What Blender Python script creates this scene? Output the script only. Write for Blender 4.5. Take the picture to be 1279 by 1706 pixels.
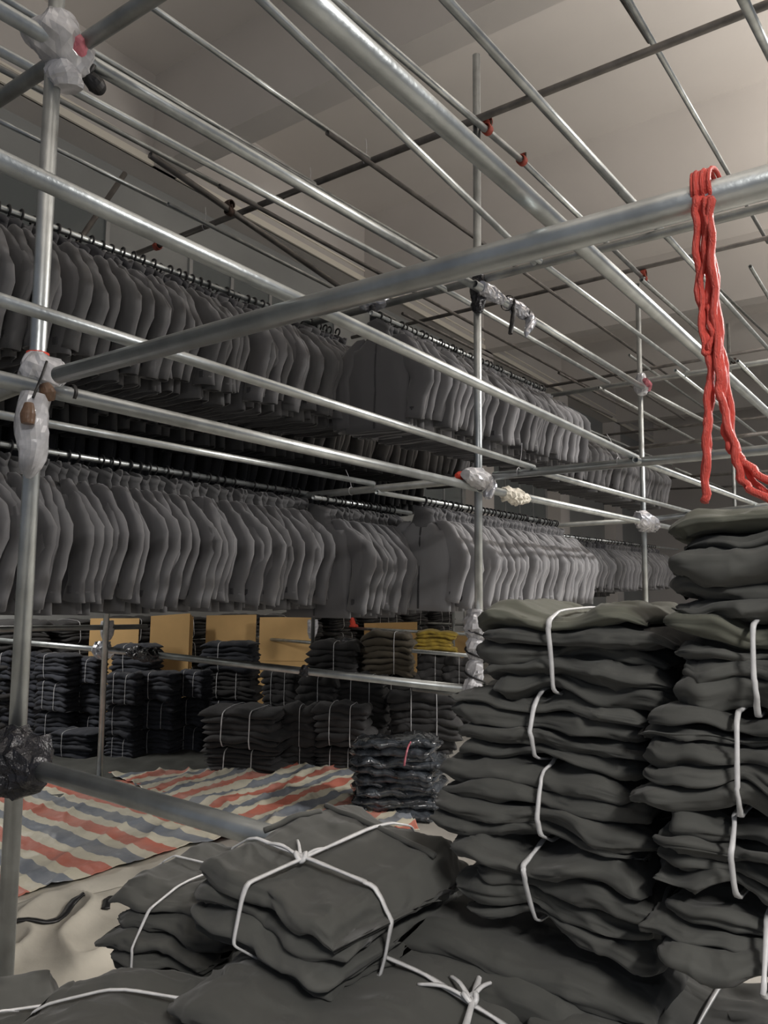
import bpy, math, random
from mathutils import Vector, Matrix, noise
random.seed(7)
for o in list(bpy.data.objects): bpy.data.objects.remove(o)
SC = bpy.context.scene
COL = SC.collection

# ------------------------------------------------------------------ camera
CAMZ, F = 1.65, 1262.0
YAW, PITCH, ROLL = math.radians(35.2), math.radians(5.6), math.radians(0.45)
fh = Vector((-math.sin(YAW), math.cos(YAW), 0)); rh = Vector((math.cos(YAW), math.sin(YAW), 0)); zz = Vector((0, 0, 1))
fw = fh * math.cos(PITCH) + zz * math.sin(PITCH)
up0 = zz * math.cos(PITCH) - fh * math.sin(PITCH)
rt = rh * math.cos(ROLL) + up0 * math.sin(ROLL)
up = up0 * math.cos(ROLL) - rh * math.sin(ROLL)
EYE = Vector((0, 0, CAMZ))
cam = bpy.data.cameras.new('camera'); cam.sensor_fit = 'VERTICAL'; cam.sensor_height = 24.0
cam.lens = F / 1706.0 * 24.0; cam.clip_start = 0.05; cam.clip_end = 200
co = bpy.data.objects.new('camera', cam); COL.objects.link(co)
co.matrix_world = Matrix(((rt.x, up.x, -fw.x, 0), (rt.y, up.y, -fw.y, 0), (rt.z, up.z, -fw.z, CAMZ), (0, 0, 0, 1)))
SC.camera = co

def ray(x, y):
    return fw + rt * ((x - 639.5) / F) + up * ((853.0 - y) / F)
def at(x, y, X=None, Y=None, Z=None):
    d = ray(x, y)
    if X is not None: t = X / d.x
    elif Y is not None: t = Y / d.y
    else: t = (Z - CAMZ) / d.z
    return EYE + d * t

# ------------------------------------------------------------------ world, lamps, exposure
w = bpy.data.worlds.new('world'); SC.world = w; w.use_nodes = True
w.node_tree.nodes['Background'].inputs[0].default_value = (0.80, 0.86, 1.0, 1)
w.node_tree.nodes['Background'].inputs[1].default_value = 0.16
SC.view_settings.view_transform = 'Standard'; SC.view_settings.look = 'None'
SC.view_settings.exposure = 0.0; SC.view_settings.gamma = 1.0; SC.view_settings.use_curve_mapping = False
LAMPS = [  # x, y, z, down watts, up watts
    (3.2, 7.4, 5.3, 720, 660), (3.6, 14.5, 5.3, 280, 380), (2.2, -1.3, 3.9, 160, 330), (-7.3, 3.0, 3.0, 75, 4)]

# ------------------------------------------------------------------ helpers
def tag(o, label=None, cat=None, group=None, kind=None):
    if label: o['label'] = label
    if cat: o['category'] = cat
    if group: o['group'] = group
    if kind: o['kind'] = kind
    return o
def mk(name, verts, faces, mat=None, parent=None, smooth=True):
    me = bpy.data.meshes.new(name); me.from_pydata([tuple(v) for v in verts], [], faces); me.update()
    if smooth: me.polygons.foreach_set('use_smooth', [True] * len(me.polygons))
    o = bpy.data.objects.new(name, me); COL.objects.link(o)
    if mat: me.materials.append(mat)
    if parent: o.parent = parent
    return o
def empty(name, loc=(0, 0, 0), rot=(0, 0, 0)):
    o = bpy.data.objects.new(name, None); COL.objects.link(o); o.location = loc; o.rotation_euler = rot
    o.empty_display_size = 0.05
    return o
def copy_tree(o, parent=None):
    c = o.copy(); COL.objects.link(c)
    if parent: c.parent = parent
    for ch in list(o.children): copy_tree(ch, c)
    return c
def box_vf(x0, x1, y0, y1, z0, z1, base=0):
    v = [(x0, y0, z0), (x1, y0, z0), (x1, y1, z0), (x0, y1, z0), (x0, y0, z1), (x1, y0, z1), (x1, y1, z1), (x0, y1, z1)]
    f = [(0, 3, 2, 1), (4, 5, 6, 7), (0, 1, 5, 4), (1, 2, 6, 5), (2, 3, 7, 6), (3, 0, 4, 7)]
    return v, [tuple(i + base for i in q) for q in f]
def boxes(name, bs, mat, parent=None):
    V, Fc = [], []
    for b in bs:
        v, f = box_vf(*b, base=len(V)); V += v; Fc += f
    return mk(name, V, Fc, mat, parent, smooth=False)
def loft(rings, cap0=False, cap1=False):
    n = len(rings[0]); V = [p for r in rings for p in r]; Fc = []
    for i in range(len(rings) - 1):
        for j in range(n):
            k = (j + 1) % n
            Fc.append((i * n + j, i * n + k, (i + 1) * n + k, (i + 1) * n + j))
    if cap0: Fc.append(tuple(range(n - 1, -1, -1)))
    if cap1: Fc.append(tuple((len(rings) - 1) * n + j for j in range(n)))
    return V, Fc
def frame_of(d):
    d = d.normalized(); a = Vector((0, 0, 1)) if abs(d.z) < .9 else Vector((1, 0, 0))
    u = d.cross(a).normalized(); return u, d.cross(u).normalized()
def ring(c, u, v, r, n=16, r2=None, ph=0):
    r2 = r2 or r
    return [c + u * (r * math.cos(2 * math.pi * j / n + ph)) + v * (r2 * math.sin(2 * math.pi * j / n + ph)) for j in range(n)]
def pipe_vf(p0, p1, r, n=18, wall=.004):
    d = (p1 - p0); u, v = frame_of(d); dn = d.normalized()
    return loft([ring(p0 + dn * .12, u, v, r - wall, n), ring(p0, u, v, r - wall, n), ring(p0, u, v, r, n), ring(p1, u, v, r, n), ring(p1, u, v, r - wall, n), ring(p1 - dn * .12, u, v, r - wall, n)], True, True)
def tube_path(pts, r, n=8, closed=False, rads=None):
    rings = []; m = len(pts); pu = None
    for i, p in enumerate(pts):
        a = pts[max(i - 1, 0)]; b = pts[min(i + 1, m - 1)]
        d = (b - a)
        if d.length < 1e-9: d = Vector((0, 0, 1))
        d.normalize()
        if pu is None: pu, v = frame_of(d)
        else:
            pu = (pu - d * pu.dot(d)); pu = pu.normalized() if pu.length > 1e-6 else frame_of(d)[0]
            v = d.cross(pu)
        rr = rads[i] if rads else r
        rings.append(ring(p, pu, v, rr, n))
    return loft(rings, True, True)
def smooth_path(pts, k=6):
    out = []; m = len(pts)
    for i in range(m - 1):
        p0, p1, p2, p3 = pts[max(i - 1, 0)], pts[i], pts[i + 1], pts[min(i + 2, m - 1)]
        for j in range(k):
            t = j / k
            out.append(0.5 * ((2 * p1) + (p2 - p0) * t + (2 * p0 - 5 * p1 + 4 * p2 - p3) * t * t + (3 * p1 - p0 - 3 * p2 + p3) * t ** 3))
    out.append(pts[-1].copy()); return out
def ribbon(pts, nrm, wd, th=.0012, closed=False):
    """flat strip along pts; nrm(i) gives the surface normal"""
    rings = []; m = len(pts)
    for i, p in enumerate(pts):
        a = pts[(i - 1) % m] if closed else pts[max(i - 1, 0)]
        b = pts[(i + 1) % m] if closed else pts[min(i + 1, m - 1)]
        d = (b - a).normalized(); n = nrm[i]; s = d.cross(n)
        s = s.normalized() if s.length > 1e-6 else frame_of(d)[0]
        n = s.cross(d).normalized(); wv = wd * (0.72 + .35 * noise.noise(p * 37))
        rings.append([p - s * wv / 2 - n * th, p + s * wv / 2 - n * th, p + s * wv / 2 + n * th, p + n * th * 1.5, p - s * wv / 2 + n * th])
    if closed: rings.append(rings[0])
    return loft(rings, not closed, not closed)
def ordn(n):
    return str(n) + ('th' if 10 <= n % 100 <= 20 else {1: 'st', 2: 'nd', 3: 'rd'}.get(n % 10, 'th'))

# ------------------------------------------------------------------ materials
def mat(name, col, rough=.8, metal=0., sheen=0., noise_sc=None, noise_amt=.15, bump=None, bump_sc=40., rand=0., alpha=None, trans=0., stretch=None, coat=0., bdist=.01, ridged=False):
    m = bpy.data.materials.new(name); m.use_nodes = True; nt = m.node_tree; N = nt.nodes; L = nt.links
    b = N['Principled BSDF']; b.inputs['Roughness'].default_value = rough; b.inputs['Metallic'].default_value = metal
    if sheen: b.inputs['Sheen Weight'].default_value = sheen; b.inputs['Sheen Roughness'].default_value = .5
    if trans: b.inputs['Transmission Weight'].default_value = trans
    if alpha is not None: b.inputs['Alpha'].default_value = alpha
    if coat: b.inputs['Coat Weight'].default_value = coat
    tc = N.new('ShaderNodeTexCoord'); src = tc.outputs['Object']
    if stretch:
        mp = N.new('ShaderNodeMapping'); mp.inputs['Scale'].default_value = stretch; L.new(src, mp.inputs['Vector']); src = mp.outputs['Vector']
    rgb = N.new('ShaderNodeRGB'); rgb.outputs[0].default_value = (*col, 1); cur = rgb.outputs[0]
    def scale(cur, fac):
        mx = N.new('ShaderNodeVectorMath'); mx.operation = 'SCALE'; L.new(cur, mx.inputs[0]); L.new(fac, mx.inputs['Scale']); return mx.outputs[0]
    if noise_sc:
        n = N.new('ShaderNodeTexNoise'); n.inputs['Scale'].default_value = noise_sc; n.inputs['Detail'].default_value = 5; L.new(src, n.inputs['Vector'])
        mr = N.new('ShaderNodeMapRange'); mr.inputs['From Min'].default_value = .3; mr.inputs['From Max'].default_value = .7
        mr.inputs['To Min'].default_value = 1 - noise_amt; mr.inputs['To Max'].default_value = 1 + noise_amt
        L.new(n.outputs['Fac'], mr.inputs['Value']); cur = scale(cur, mr.outputs[0])
    if rand:
        oi = N.new('ShaderNodeObjectInfo'); mr = N.new('ShaderNodeMapRange'); mr.inputs['To Min'].default_value = 1 - rand; mr.inputs['To Max'].default_value = 1 + rand
        L.new(oi.outputs['Random'], mr.inputs['Value']); cur = scale(cur, mr.outputs[0])
    L.new(cur, b.inputs['Base Color'])
    if bump:
        n = N.new('ShaderNodeTexNoise'); n.inputs['Scale'].default_value = bump_sc; n.inputs['Detail'].default_value = 4; L.new(src, n.inputs['Vector'])
        if ridged: n.noise_type = 'RIDGED_MULTIFRACTAL'; n.inputs['Detail'].default_value = 2.5; n.inputs['Distortion'].default_value = .6; n.inputs['Lacunarity'].default_value = 1.9
        bp = N.new('ShaderNodeBump'); bp.inputs['Strength'].default_value = bump; bp.inputs['Distance'].default_value = bdist
        L.new(n.outputs['Fac'], bp.inputs['Height']); L.new(bp.outputs['Normal'], b.inputs['Normal'])
    return m
M = {}
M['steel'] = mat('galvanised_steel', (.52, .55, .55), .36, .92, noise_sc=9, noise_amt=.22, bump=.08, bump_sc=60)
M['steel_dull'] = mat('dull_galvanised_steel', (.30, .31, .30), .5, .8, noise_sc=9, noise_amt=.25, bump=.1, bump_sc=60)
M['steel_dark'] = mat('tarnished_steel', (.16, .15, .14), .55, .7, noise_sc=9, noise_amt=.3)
M['rust'] = mat('rust_red_paint', (.30, .05, .03), .6, .2, noise_sc=30, noise_amt=.4)
M['rustdark'] = mat('dark_rusty_iron', (.07, .045, .035), .7, .4, noise_sc=30, noise_amt=.4)
M['jacket'] = mat('grey_softshell', (.122, .122, .128), .85, 0, .25, noise_sc=5, noise_amt=.07, bump=.6, bump_sc=8, bdist=.014, ridged=True, stretch=(1, 1, .45), rand=.13)
M['jacket_lit'] = mat('lit_grey_softshell', (.235, .235, .245), .85, 0, .25, noise_sc=5, noise_amt=.07, bump=.6, bump_sc=8, bdist=.014, ridged=True, stretch=(1, 1, .45), rand=.13)  # same grey softshell, lamp-lit brightness put into the base colour
M['jacket_shaded'] = mat('shaded_grey_softshell', (.085, .085, .088), .85, 0, .2, noise_sc=5, noise_amt=.1, bump=.6, bump_sc=8, bdist=.014, ridged=True, stretch=(1, 1, .45), rand=.15)  # same grey softshell with shade put into the colour; also collars of grey jackets
M['collar'] = mat('dark_collar_fleece', (.045, .045, .05), .9, 0, .2, rand=.2)
M['black'] = mat('black_plastic', (.012, .012, .013), .45)
M['garment'] = mat('olive_charcoal_cotton', (.078, .079, .072), .88, 0, .12, noise_sc=4, noise_amt=.12, bump=.8, bump_sc=24, rand=.10, bdist=.014, ridged=True, stretch=(.45, .8, 1.2))
M['garment_lit_top'] = mat('olive_cotton_lit_top', (.125, .128, .10), .85, 0, .1, noise_sc=6, noise_amt=.12, bump=.8, bump_sc=24, bdist=.014, ridged=True, stretch=(.45, .8, 1.2))  # the olive cotton again, greenish light on top layers painted into its colour
M['navy'] = mat('navy_black_cotton', (.028, .031, .040), .85, 0, .1, noise_sc=6, noise_amt=.2, bump=.4, bump_sc=24, rand=.3)
M['blackcloth'] = mat('black_cotton', (.034, .033, .033), .85, 0, .1, noise_sc=6, noise_amt=.2, bump=.4, bump_sc=24, rand=.3)
M['brown'] = mat('brown_cotton', (.075, .062, .042), .85, 0, .1, noise_sc=6, noise_amt=.2, bump=.4, bump_sc=24)
M['yellow'] = mat('mustard_cotton', (.33, .23, .03), .85, 0, .1, noise_sc=10, noise_amt=.4, bump=.4, bump_sc=24)
M['strap'] = mat('white_packing_twine', (.72, .72, .72), .35, noise_sc=60, noise_amt=.12)
M['wrap_white'] = mat('milky_plastic_film', (.52, .52, .54), .2, noise_sc=16, noise_amt=.3, bump=.8, bump_sc=16, ridged=True, coat=.3)
M['wrap_silver'] = mat('silver_plastic_film', (.55, .56, .60), .22, .55, noise_sc=22, noise_amt=.2, bump=.8, bump_sc=16, ridged=True)
M['wrap_pink'] = mat('pink_printed_film', (.55, .16, .20), .25, noise_sc=25, noise_amt=.3)
M['wrap_black'] = mat('black_crinkled_film', (.02, .02, .024), .2, noise_sc=30, noise_amt=.4, bump=.8, bump_sc=60)
M['wrap_brown'] = mat('brown_tape', (.15, .085, .05), .4)
M['red'] = mat('red_plastic_rope', (.88, .12, .09), .4, noise_sc=20, noise_amt=.15, bump=.6, bump_sc=120, stretch=(6, 6, .5))
M['redband'] = mat('red_band', (.75, .07, .04), .45)
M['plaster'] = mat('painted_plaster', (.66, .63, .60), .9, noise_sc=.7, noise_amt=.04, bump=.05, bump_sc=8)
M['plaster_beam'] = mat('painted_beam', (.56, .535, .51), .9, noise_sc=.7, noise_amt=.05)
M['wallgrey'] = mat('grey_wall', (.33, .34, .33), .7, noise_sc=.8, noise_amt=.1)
M['trimcream'] = mat('cream_trim', (.80, .76, .66), .6)
M['winframe'] = mat('aluminium_window_frame', (.42, .43, .43), .4, .6)
M['concrete'] = mat('dusty_concrete', (.30, .285, .255), .85, noise_sc=2.2, noise_amt=.22, bump=.15, bump_sc=20)
M['groundsheet'] = mat('dark_olive_groundsheet', (.060, .062, .055), .7, noise_sc=3, noise_amt=.3, bump=.4, bump_sc=9)
M['canvas'] = mat('cream_canvas', (.50, .47, .40), .9, noise_sc=4, noise_amt=.12, bump=.4, bump_sc=12)
M['card'] = mat('corrugated_cardboard', (.62, .40, .17), .85, noise_sc=3, noise_amt=.08)
M['cardedge'] = mat('cardboard_edge', (.38, .24, .10), .9)
M['foil'] = mat('clear_bag_over_dark_cloth', (.05, .058, .068), .1, 0, noise_sc=14, noise_amt=.9, bump=1.0, bump_sc=20, coat=1.0, bdist=.02, ridged=True)
M['lamp'] = mat('lamp_housing', (.8, .8, .8), .5)
g = bpy.data.materials.new('window_glass'); g.use_nodes = True
gb = g.node_tree.nodes['Principled BSDF']; gb.inputs['Base Color'].default_value = (.17, .19, .19, 1); gb.inputs['Roughness'].default_value = .12
M['glass'] = g
tb = bpy.data.materials.new('lamp_tube'); tb.use_nodes = True
tb.node_tree.nodes['Principled BSDF'].inputs['Emission Color'].default_value = (1, .96, .9, 1); tb.node_tree.nodes['Principled BSDF'].inputs['Emission Strength'].default_value = 6
M['tube'] = tb
def stripe_mat(name, axis, period):
    m = bpy.data.materials.new(name); m.use_nodes = True; nt = m.node_tree; N = nt.nodes; L = nt.links; b = N['Principled BSDF']
    b.inputs['Roughness'].default_value = .45
    uv = N.new('ShaderNodeUVMap'); sx = N.new('ShaderNodeSeparateXYZ'); L.new(uv.outputs[0], sx.inputs[0])
    dv = N.new('ShaderNodeMath'); dv.operation = 'DIVIDE'; L.new(sx.outputs[axis], dv.inputs[0]); dv.inputs[1].default_value = period
    fr = N.new('ShaderNodeMath'); fr.operation = 'FRACT'; L.new(dv.outputs[0], fr.inputs[0])
    cr = N.new('ShaderNodeValToRGB'); cr.color_ramp.interpolation = 'CONSTANT'; L.new(fr.outputs[0], cr.inputs[0])
    e = cr.color_ramp.elements
    cream = (.60, .56, .44, 1)
    e[0].position = 0; e[0].color = (.52, .17, .12, 1); e[1].position = .29; e[1].color = cream
    for p, c in ((.50, (.19, .21, .24, 1)), (.79, cream)):
        k = e.new(p); k.color = c
    n = N.new('ShaderNodeTexNoise'); n.inputs['Scale'].default_value = 3.5; n.inputs['Detail'].default_value = 6
    tc = N.new('ShaderNodeTexCoord'); L.new(tc.outputs['Object'], n.inputs['Vector'])
    mx = N.new('ShaderNodeMix'); mx.data_type = 'RGBA'; mr = N.new('ShaderNodeMapRange'); mr.inputs['From Min'].default_value = .45; mr.inputs['From Max'].default_value = .8; mr.inputs['To Max'].default_value = .45
    L.new(n.outputs['Fac'], mr.inputs['Value']); L.new(mr.outputs[0], mx.inputs['Factor']); L.new(cr.outputs[0], mx.inputs['A']); mx.inputs['B'].default_value = (.44, .42, .38, 1)
    L.new(mx.outputs['Result'], b.inputs['Base Color'])
    n2 = N.new('ShaderNodeTexNoise'); n2.inputs['Scale'].default_value = 14; L.new(tc.outputs['Object'], n2.inputs['Vector'])
    bp = N.new('ShaderNodeBump'); bp.inputs['Strength'].default_value = .35; bp.inputs['Distance'].default_value = .02; L.new(n2.outputs['Fac'], bp.inputs['Height']); L.new(bp.outputs[0], b.inputs['Normal'])
    return m
M['tarp_x'] = stripe_mat('striped_tarp_film', 1, .44); M['tarp_y'] = stripe_mat('striped_tarp_film_second', 0, .36)

# ------------------------------------------------------------------ the hall
def struct(o, label=None): return tag(o, label, None, None, 'structure')
HC, HB, XW = 8.58, 7.27, -8.2          # ceiling, beam underside, face of the edge beam
YB = [-3.4, 1.36, 6.13, 10.92, 15.7, 20.5, 25.3]
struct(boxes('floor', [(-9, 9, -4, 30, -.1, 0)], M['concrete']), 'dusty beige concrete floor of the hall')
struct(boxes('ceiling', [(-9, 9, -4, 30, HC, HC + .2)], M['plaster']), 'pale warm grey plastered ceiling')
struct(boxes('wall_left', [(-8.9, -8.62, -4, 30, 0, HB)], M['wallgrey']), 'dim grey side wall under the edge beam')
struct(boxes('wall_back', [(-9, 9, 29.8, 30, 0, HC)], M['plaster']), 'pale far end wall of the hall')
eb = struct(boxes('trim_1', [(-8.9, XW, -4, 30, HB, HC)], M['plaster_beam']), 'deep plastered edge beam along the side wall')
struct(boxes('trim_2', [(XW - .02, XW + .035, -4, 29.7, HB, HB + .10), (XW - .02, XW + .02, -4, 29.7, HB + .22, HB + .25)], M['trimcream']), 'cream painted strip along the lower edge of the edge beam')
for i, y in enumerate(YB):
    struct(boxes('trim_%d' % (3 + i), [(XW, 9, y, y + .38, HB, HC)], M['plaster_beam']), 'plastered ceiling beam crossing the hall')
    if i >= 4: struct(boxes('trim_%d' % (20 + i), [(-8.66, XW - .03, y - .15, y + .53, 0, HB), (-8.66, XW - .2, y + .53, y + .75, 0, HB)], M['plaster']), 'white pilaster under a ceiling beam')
for i in range(5):
    y0, y1 = YB[i] + 1.0, YB[i + 1] - .35; z0, z1 = 3.4, 6.7
    wd = struct(boxes('window_%d' % (i + 1), [(-8.64, -8.57, y0, y1, z0, z0 + .07), (-8.64, -8.57, y0, y1, z1 - .07, z1), (-8.64, -8.57, y0, y0 + .06, z0, z1), (-8.64, -8.57, y1 - .06, y1, z0, z1)], M['winframe']), 'wide dim window high in the side wall')
    npn = 4; dy = (y1 - y0) / npn
    for k in range(npn):
        boxes('pane', [(-8.615, -8.605, y0 + k * dy + .03, y0 + (k + 1) * dy - .03, z0 + .05, z1 - .05)], M['glass'], wd)
        if k: boxes('mullion', [(-8.64, -8.58, y0 + k * dy - .03, y0 + k * dy + .03, z0, z1)], M['winframe'], wd)
# lamps hung outside the picture
for i, (x, y, z, dn, upw) in enumerate(LAMPS):
    t = tag(empty('fluorescent_lamp', (x, y, z)), ['twin-tube hanging lamp over the middle of the aisle', 'twin-tube hanging lamp far down the aisle', 'twin-tube hanging lamp behind the viewer', 'low twin-tube lamp behind the racks beyond the left edge'][i], 'lamp', 'hanging lamps')
    boxes('housing', [(-.09, .09, -.62, .62, 0, .05)], M['lamp'], t)
    for sx in (-.05, .05):
        v, f = pipe_vf(Vector((sx, -.58, -.03)), Vector((sx, .58, -.03)), .015, 10); mk('tube', v, f, M['tube'], t)
    for sy in (-.5, .5):
        v, f = tube_path([Vector((0, sy, .05)), Vector((0, sy, HC - z))], .006, 6); mk('suspension_rod', v, f, M['lamp'], t)
    for nm, wt, rx, dz in (('down', dn, 0, -.09), ('up', upw, math.pi, .09)):
        ld = bpy.data.lights.new('lamp_' + nm, 'AREA'); ld.shape = 'RECTANGLE'; ld.size = .3; ld.size_y = 1.2; ld.energy = wt
        ld.color = (1, .965, .93) if nm == 'down' else (1, .93, .86)
        lo = bpy.data.objects.new('lamp_light_' + nm, ld); COL.objects.link(lo); lo.location = (x, y, z + dz); lo.rotation_euler = (rx, 0, 0)

# ------------------------------------------------------------------ pipes
def pipe(name, label, p0, p1, r=.024, m='steel', e0=0, e1=0, group=None):
    d = (p1 - p0).normalized(); p0 = p0 - d * e0; p1 = p1 + d * e1
    c = (p0 + p1) / 2
    v, f = pipe_vf(p0 - c, p1 - c, r)
    o = mk(name, v, f, M[m]); o.location = c
    tag(o, label, 'pipe' if name != 'scaffold_post' else 'post', group); return o
def A(label, X, a, b, r=.0172, m='steel', e0=0, e1=0, name='hanging_rail'):
    return pipe(name, label, at(*a, X=X), at(*b, X=X), r, m, e0, e1)
def B(label, Y, a, b, r=.024, m='steel', e0=0, e1=0, name='scaffold_tube'):
    return pipe(name, label, at(*a, Y=Y), at(*b, Y=Y), r, m, e0, e1)
def post(label, x, y, X=None, Y=None, z0=0, z1=3, top=None):
    p = at(x, y, X=X, Y=Y)
    return pipe('scaffold_post', label, Vector((p.x, p.y, z0)), Vector((p.x, p.y, z1)), .024)
XL = -2.07
pL = at(57, 700, X=XL - .05); pM = at(796, 700, X=XL - .05); pR = at(1068, 720, X=XL - .05); pS = at(1216, 640, X=XL - .02)
def vpost(label, p, top, m='steel', z0=0): return pipe('scaffold_post', label, Vector((p.x, p.y, z0)), Vector((p.x, p.y, top)), .0242, m)
vpost('nearest upright post at the left picture edge', pL, 4.6)
vpost('middle upright post ending free above the top coupler', pM, at(797, 97, X=XL - .05).z)
vpost('upright post right of the middle post, above the olive bundles', pR, 4.62)
vpost('distant upright post behind the red rope', pS, at(1212, 539, X=XL - .02).z, 'steel_dull')
p5 = at(172, 1150, Y=3.85); vpost('short upright post standing at the edge of the striped sheet', p5, 4.2)
vpost('far upright post with milky wrap below the grey jackets', at(521, 1060, Y=6.95), 4.3, 'steel_dull')
vpost('thin far post with red tie before the cardboard', at(331, 1060, Y=7.6), 2.2, 'steel_dull')
vpost('far post behind the milky spiral wrap', at(755, 1055, Y=9.953), 2.4, 'steel_dull')
pX1 = Vector((-5.64, 1.2, 0)); vpost('upright post beyond the left picture edge', pX1, 3.6)
pX2 = Vector((1.05, 1.22, 0)); vpost('upright post to the right of the viewer', pX2, 3.6)
pX3 = Vector((1.05, 3.9, 0)); vpost('upright post beyond the right picture edge', pX3, 4.6)
Y1, Y2, Y3, Y4 = 1.16, pM.y - .06, pR.y - .06, 10.0
# level one, across
B('thick tube crossing the foreground and carrying the red rope', Y1, (98, 625), (1279, 303), e1=.9)
B('tube running off the left edge below the bagged joint', Y1 + .04, (60, 632), (-8, 658), e1=1.5, m='steel_dull')
B('tube from the middle post to the right picture edge', Y2, (822, 793), (1279, 749), e1=1.6)
B('tube behind the jackets ending at the middle post', Y2 + .03, (790, 798), (500, 827), m='steel_dull', e1=1.9)
B('tube meeting the right post at bag height', Y3, (1062, 867), (898, 877), m='steel_dull', e1=2.2)
B('tube leaving the right post towards the olive bundles', Y3, (1084, 865), (1150, 857), e1=1.5)
# level one, along
A('long thick tube through the bagged joint to the middle post', XL, (-25, 626), (815, 817), .024, name='scaffold_tube')
A('tube with knotted white wrap between middle and right posts', XL + .03, (800, 813), (1150, 886), .024, name='scaffold_tube', e1=1.5)
A('uppermost of three rails crossing the near left post', -1.19, (-30, 253), (1060, 763))
A('rail continuing behind the red rope to the bundle top', -1.15, (1058, 766), (1290, 852), e1=2)
A('rail crossing the near left post just above the bagged joint', -1.75, (-14, 495), (888, 779))
A('rail from the middle tube end to the right bundle', -1.72, (900, 787), (1142, 851), e1=1.0)
A('thick rail resting on the foreground tube, nearest overhead', -.52, (506, -4), (1279, 688), .0165, e0=.3, e1=.6)
T5 = A('empty rail above the lower jackets on the left', -2.84, (-15, 688), (622, 806), m='steel')
# level two (about the height of the top bagged joint)
B('dark tube crossing the top bagged joint', pL.y + .05, (-12, 172), (252, -3), m='steel_dull', e1=2.6, e0=2.5)
B('tube crossing behind the middle post at the silver wrap', Y2 + .06, (503, 542), (1279, 344), m='steel_dull', e0=1.6, e1=1.4)
B('tube through the pink wrapped joint of the right post', Y3 + .06, (928, 657), (1279, 602), m='steel_dull', e0=2.2, e1=1.5)
A('thick tube from the top bagged joint to the silver wrap', XL, (-25, 2), (812, 489), .024, name='scaffold_tube')
A('tube wrapped in silver film between middle and right posts', XL + .02, (790, 473), (1078, 650), .024, name='scaffold_tube')
A('tube running on from the pink wrapped joint', XL + .02, (1078, 652), (1279, 757), .022, m='steel_dull', name='scaffold_tube')
A('rail just behind the top bagged joint', -2.37, (-12, 78), (732, 480))
A('rail carried on behind the middle post', -2.34, (690, 453), (1014, 638))
A('rail starting at the top edge left of the thick overhead rail', -1.72, (420, -15), (890, 438), .0165)
A('rail from the middle cross tube to the right post tube', -1.70, (884, 424), (1146, 618), .0165)
A('rail starting at the top edge right of the middle post', -1.07, (732, -12), (1096, 382), .0165)
A('rail passing behind the red rope under the ceiling', -1.06, (1084, 364), (1280, 582), .0165)
A('rail in the top right corner', -.42, (1228, -20), (1292, 112), .0185, e1=.6)
# top level under the ceiling
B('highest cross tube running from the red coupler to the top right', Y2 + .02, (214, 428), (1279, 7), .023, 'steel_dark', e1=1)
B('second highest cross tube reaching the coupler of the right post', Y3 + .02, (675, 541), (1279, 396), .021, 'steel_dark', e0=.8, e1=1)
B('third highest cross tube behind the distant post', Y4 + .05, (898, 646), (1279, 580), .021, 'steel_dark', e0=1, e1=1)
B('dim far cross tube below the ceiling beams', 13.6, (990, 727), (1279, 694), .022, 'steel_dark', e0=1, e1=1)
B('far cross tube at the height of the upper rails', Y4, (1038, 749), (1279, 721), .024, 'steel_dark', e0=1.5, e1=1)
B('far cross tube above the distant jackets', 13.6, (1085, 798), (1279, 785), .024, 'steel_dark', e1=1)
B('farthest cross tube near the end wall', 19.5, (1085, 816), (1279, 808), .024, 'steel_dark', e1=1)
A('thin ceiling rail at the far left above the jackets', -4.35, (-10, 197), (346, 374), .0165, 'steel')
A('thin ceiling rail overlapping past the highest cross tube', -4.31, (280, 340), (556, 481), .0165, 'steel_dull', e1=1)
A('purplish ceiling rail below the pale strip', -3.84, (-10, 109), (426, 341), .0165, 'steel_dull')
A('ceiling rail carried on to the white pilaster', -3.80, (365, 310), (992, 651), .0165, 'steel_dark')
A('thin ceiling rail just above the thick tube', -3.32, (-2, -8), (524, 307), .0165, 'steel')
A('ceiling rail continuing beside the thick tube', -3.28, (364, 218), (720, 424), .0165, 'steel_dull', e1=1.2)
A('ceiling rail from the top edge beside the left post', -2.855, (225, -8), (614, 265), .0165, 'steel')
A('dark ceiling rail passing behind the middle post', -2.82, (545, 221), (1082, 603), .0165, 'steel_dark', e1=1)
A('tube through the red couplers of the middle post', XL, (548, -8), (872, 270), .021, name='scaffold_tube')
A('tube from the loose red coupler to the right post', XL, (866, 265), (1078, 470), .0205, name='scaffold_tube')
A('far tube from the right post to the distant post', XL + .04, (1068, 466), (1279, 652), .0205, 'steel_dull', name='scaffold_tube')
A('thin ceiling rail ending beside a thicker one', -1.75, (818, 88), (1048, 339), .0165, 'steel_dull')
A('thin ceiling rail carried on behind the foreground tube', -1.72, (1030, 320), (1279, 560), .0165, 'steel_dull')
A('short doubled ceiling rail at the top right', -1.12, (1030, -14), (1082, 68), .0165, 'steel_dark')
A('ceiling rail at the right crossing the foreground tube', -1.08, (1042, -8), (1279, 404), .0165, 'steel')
vpost('farthest low post left of the milky spiral wrap', at(774, 1042, Y=12.46), 1.6, 'steel_dull')
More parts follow.
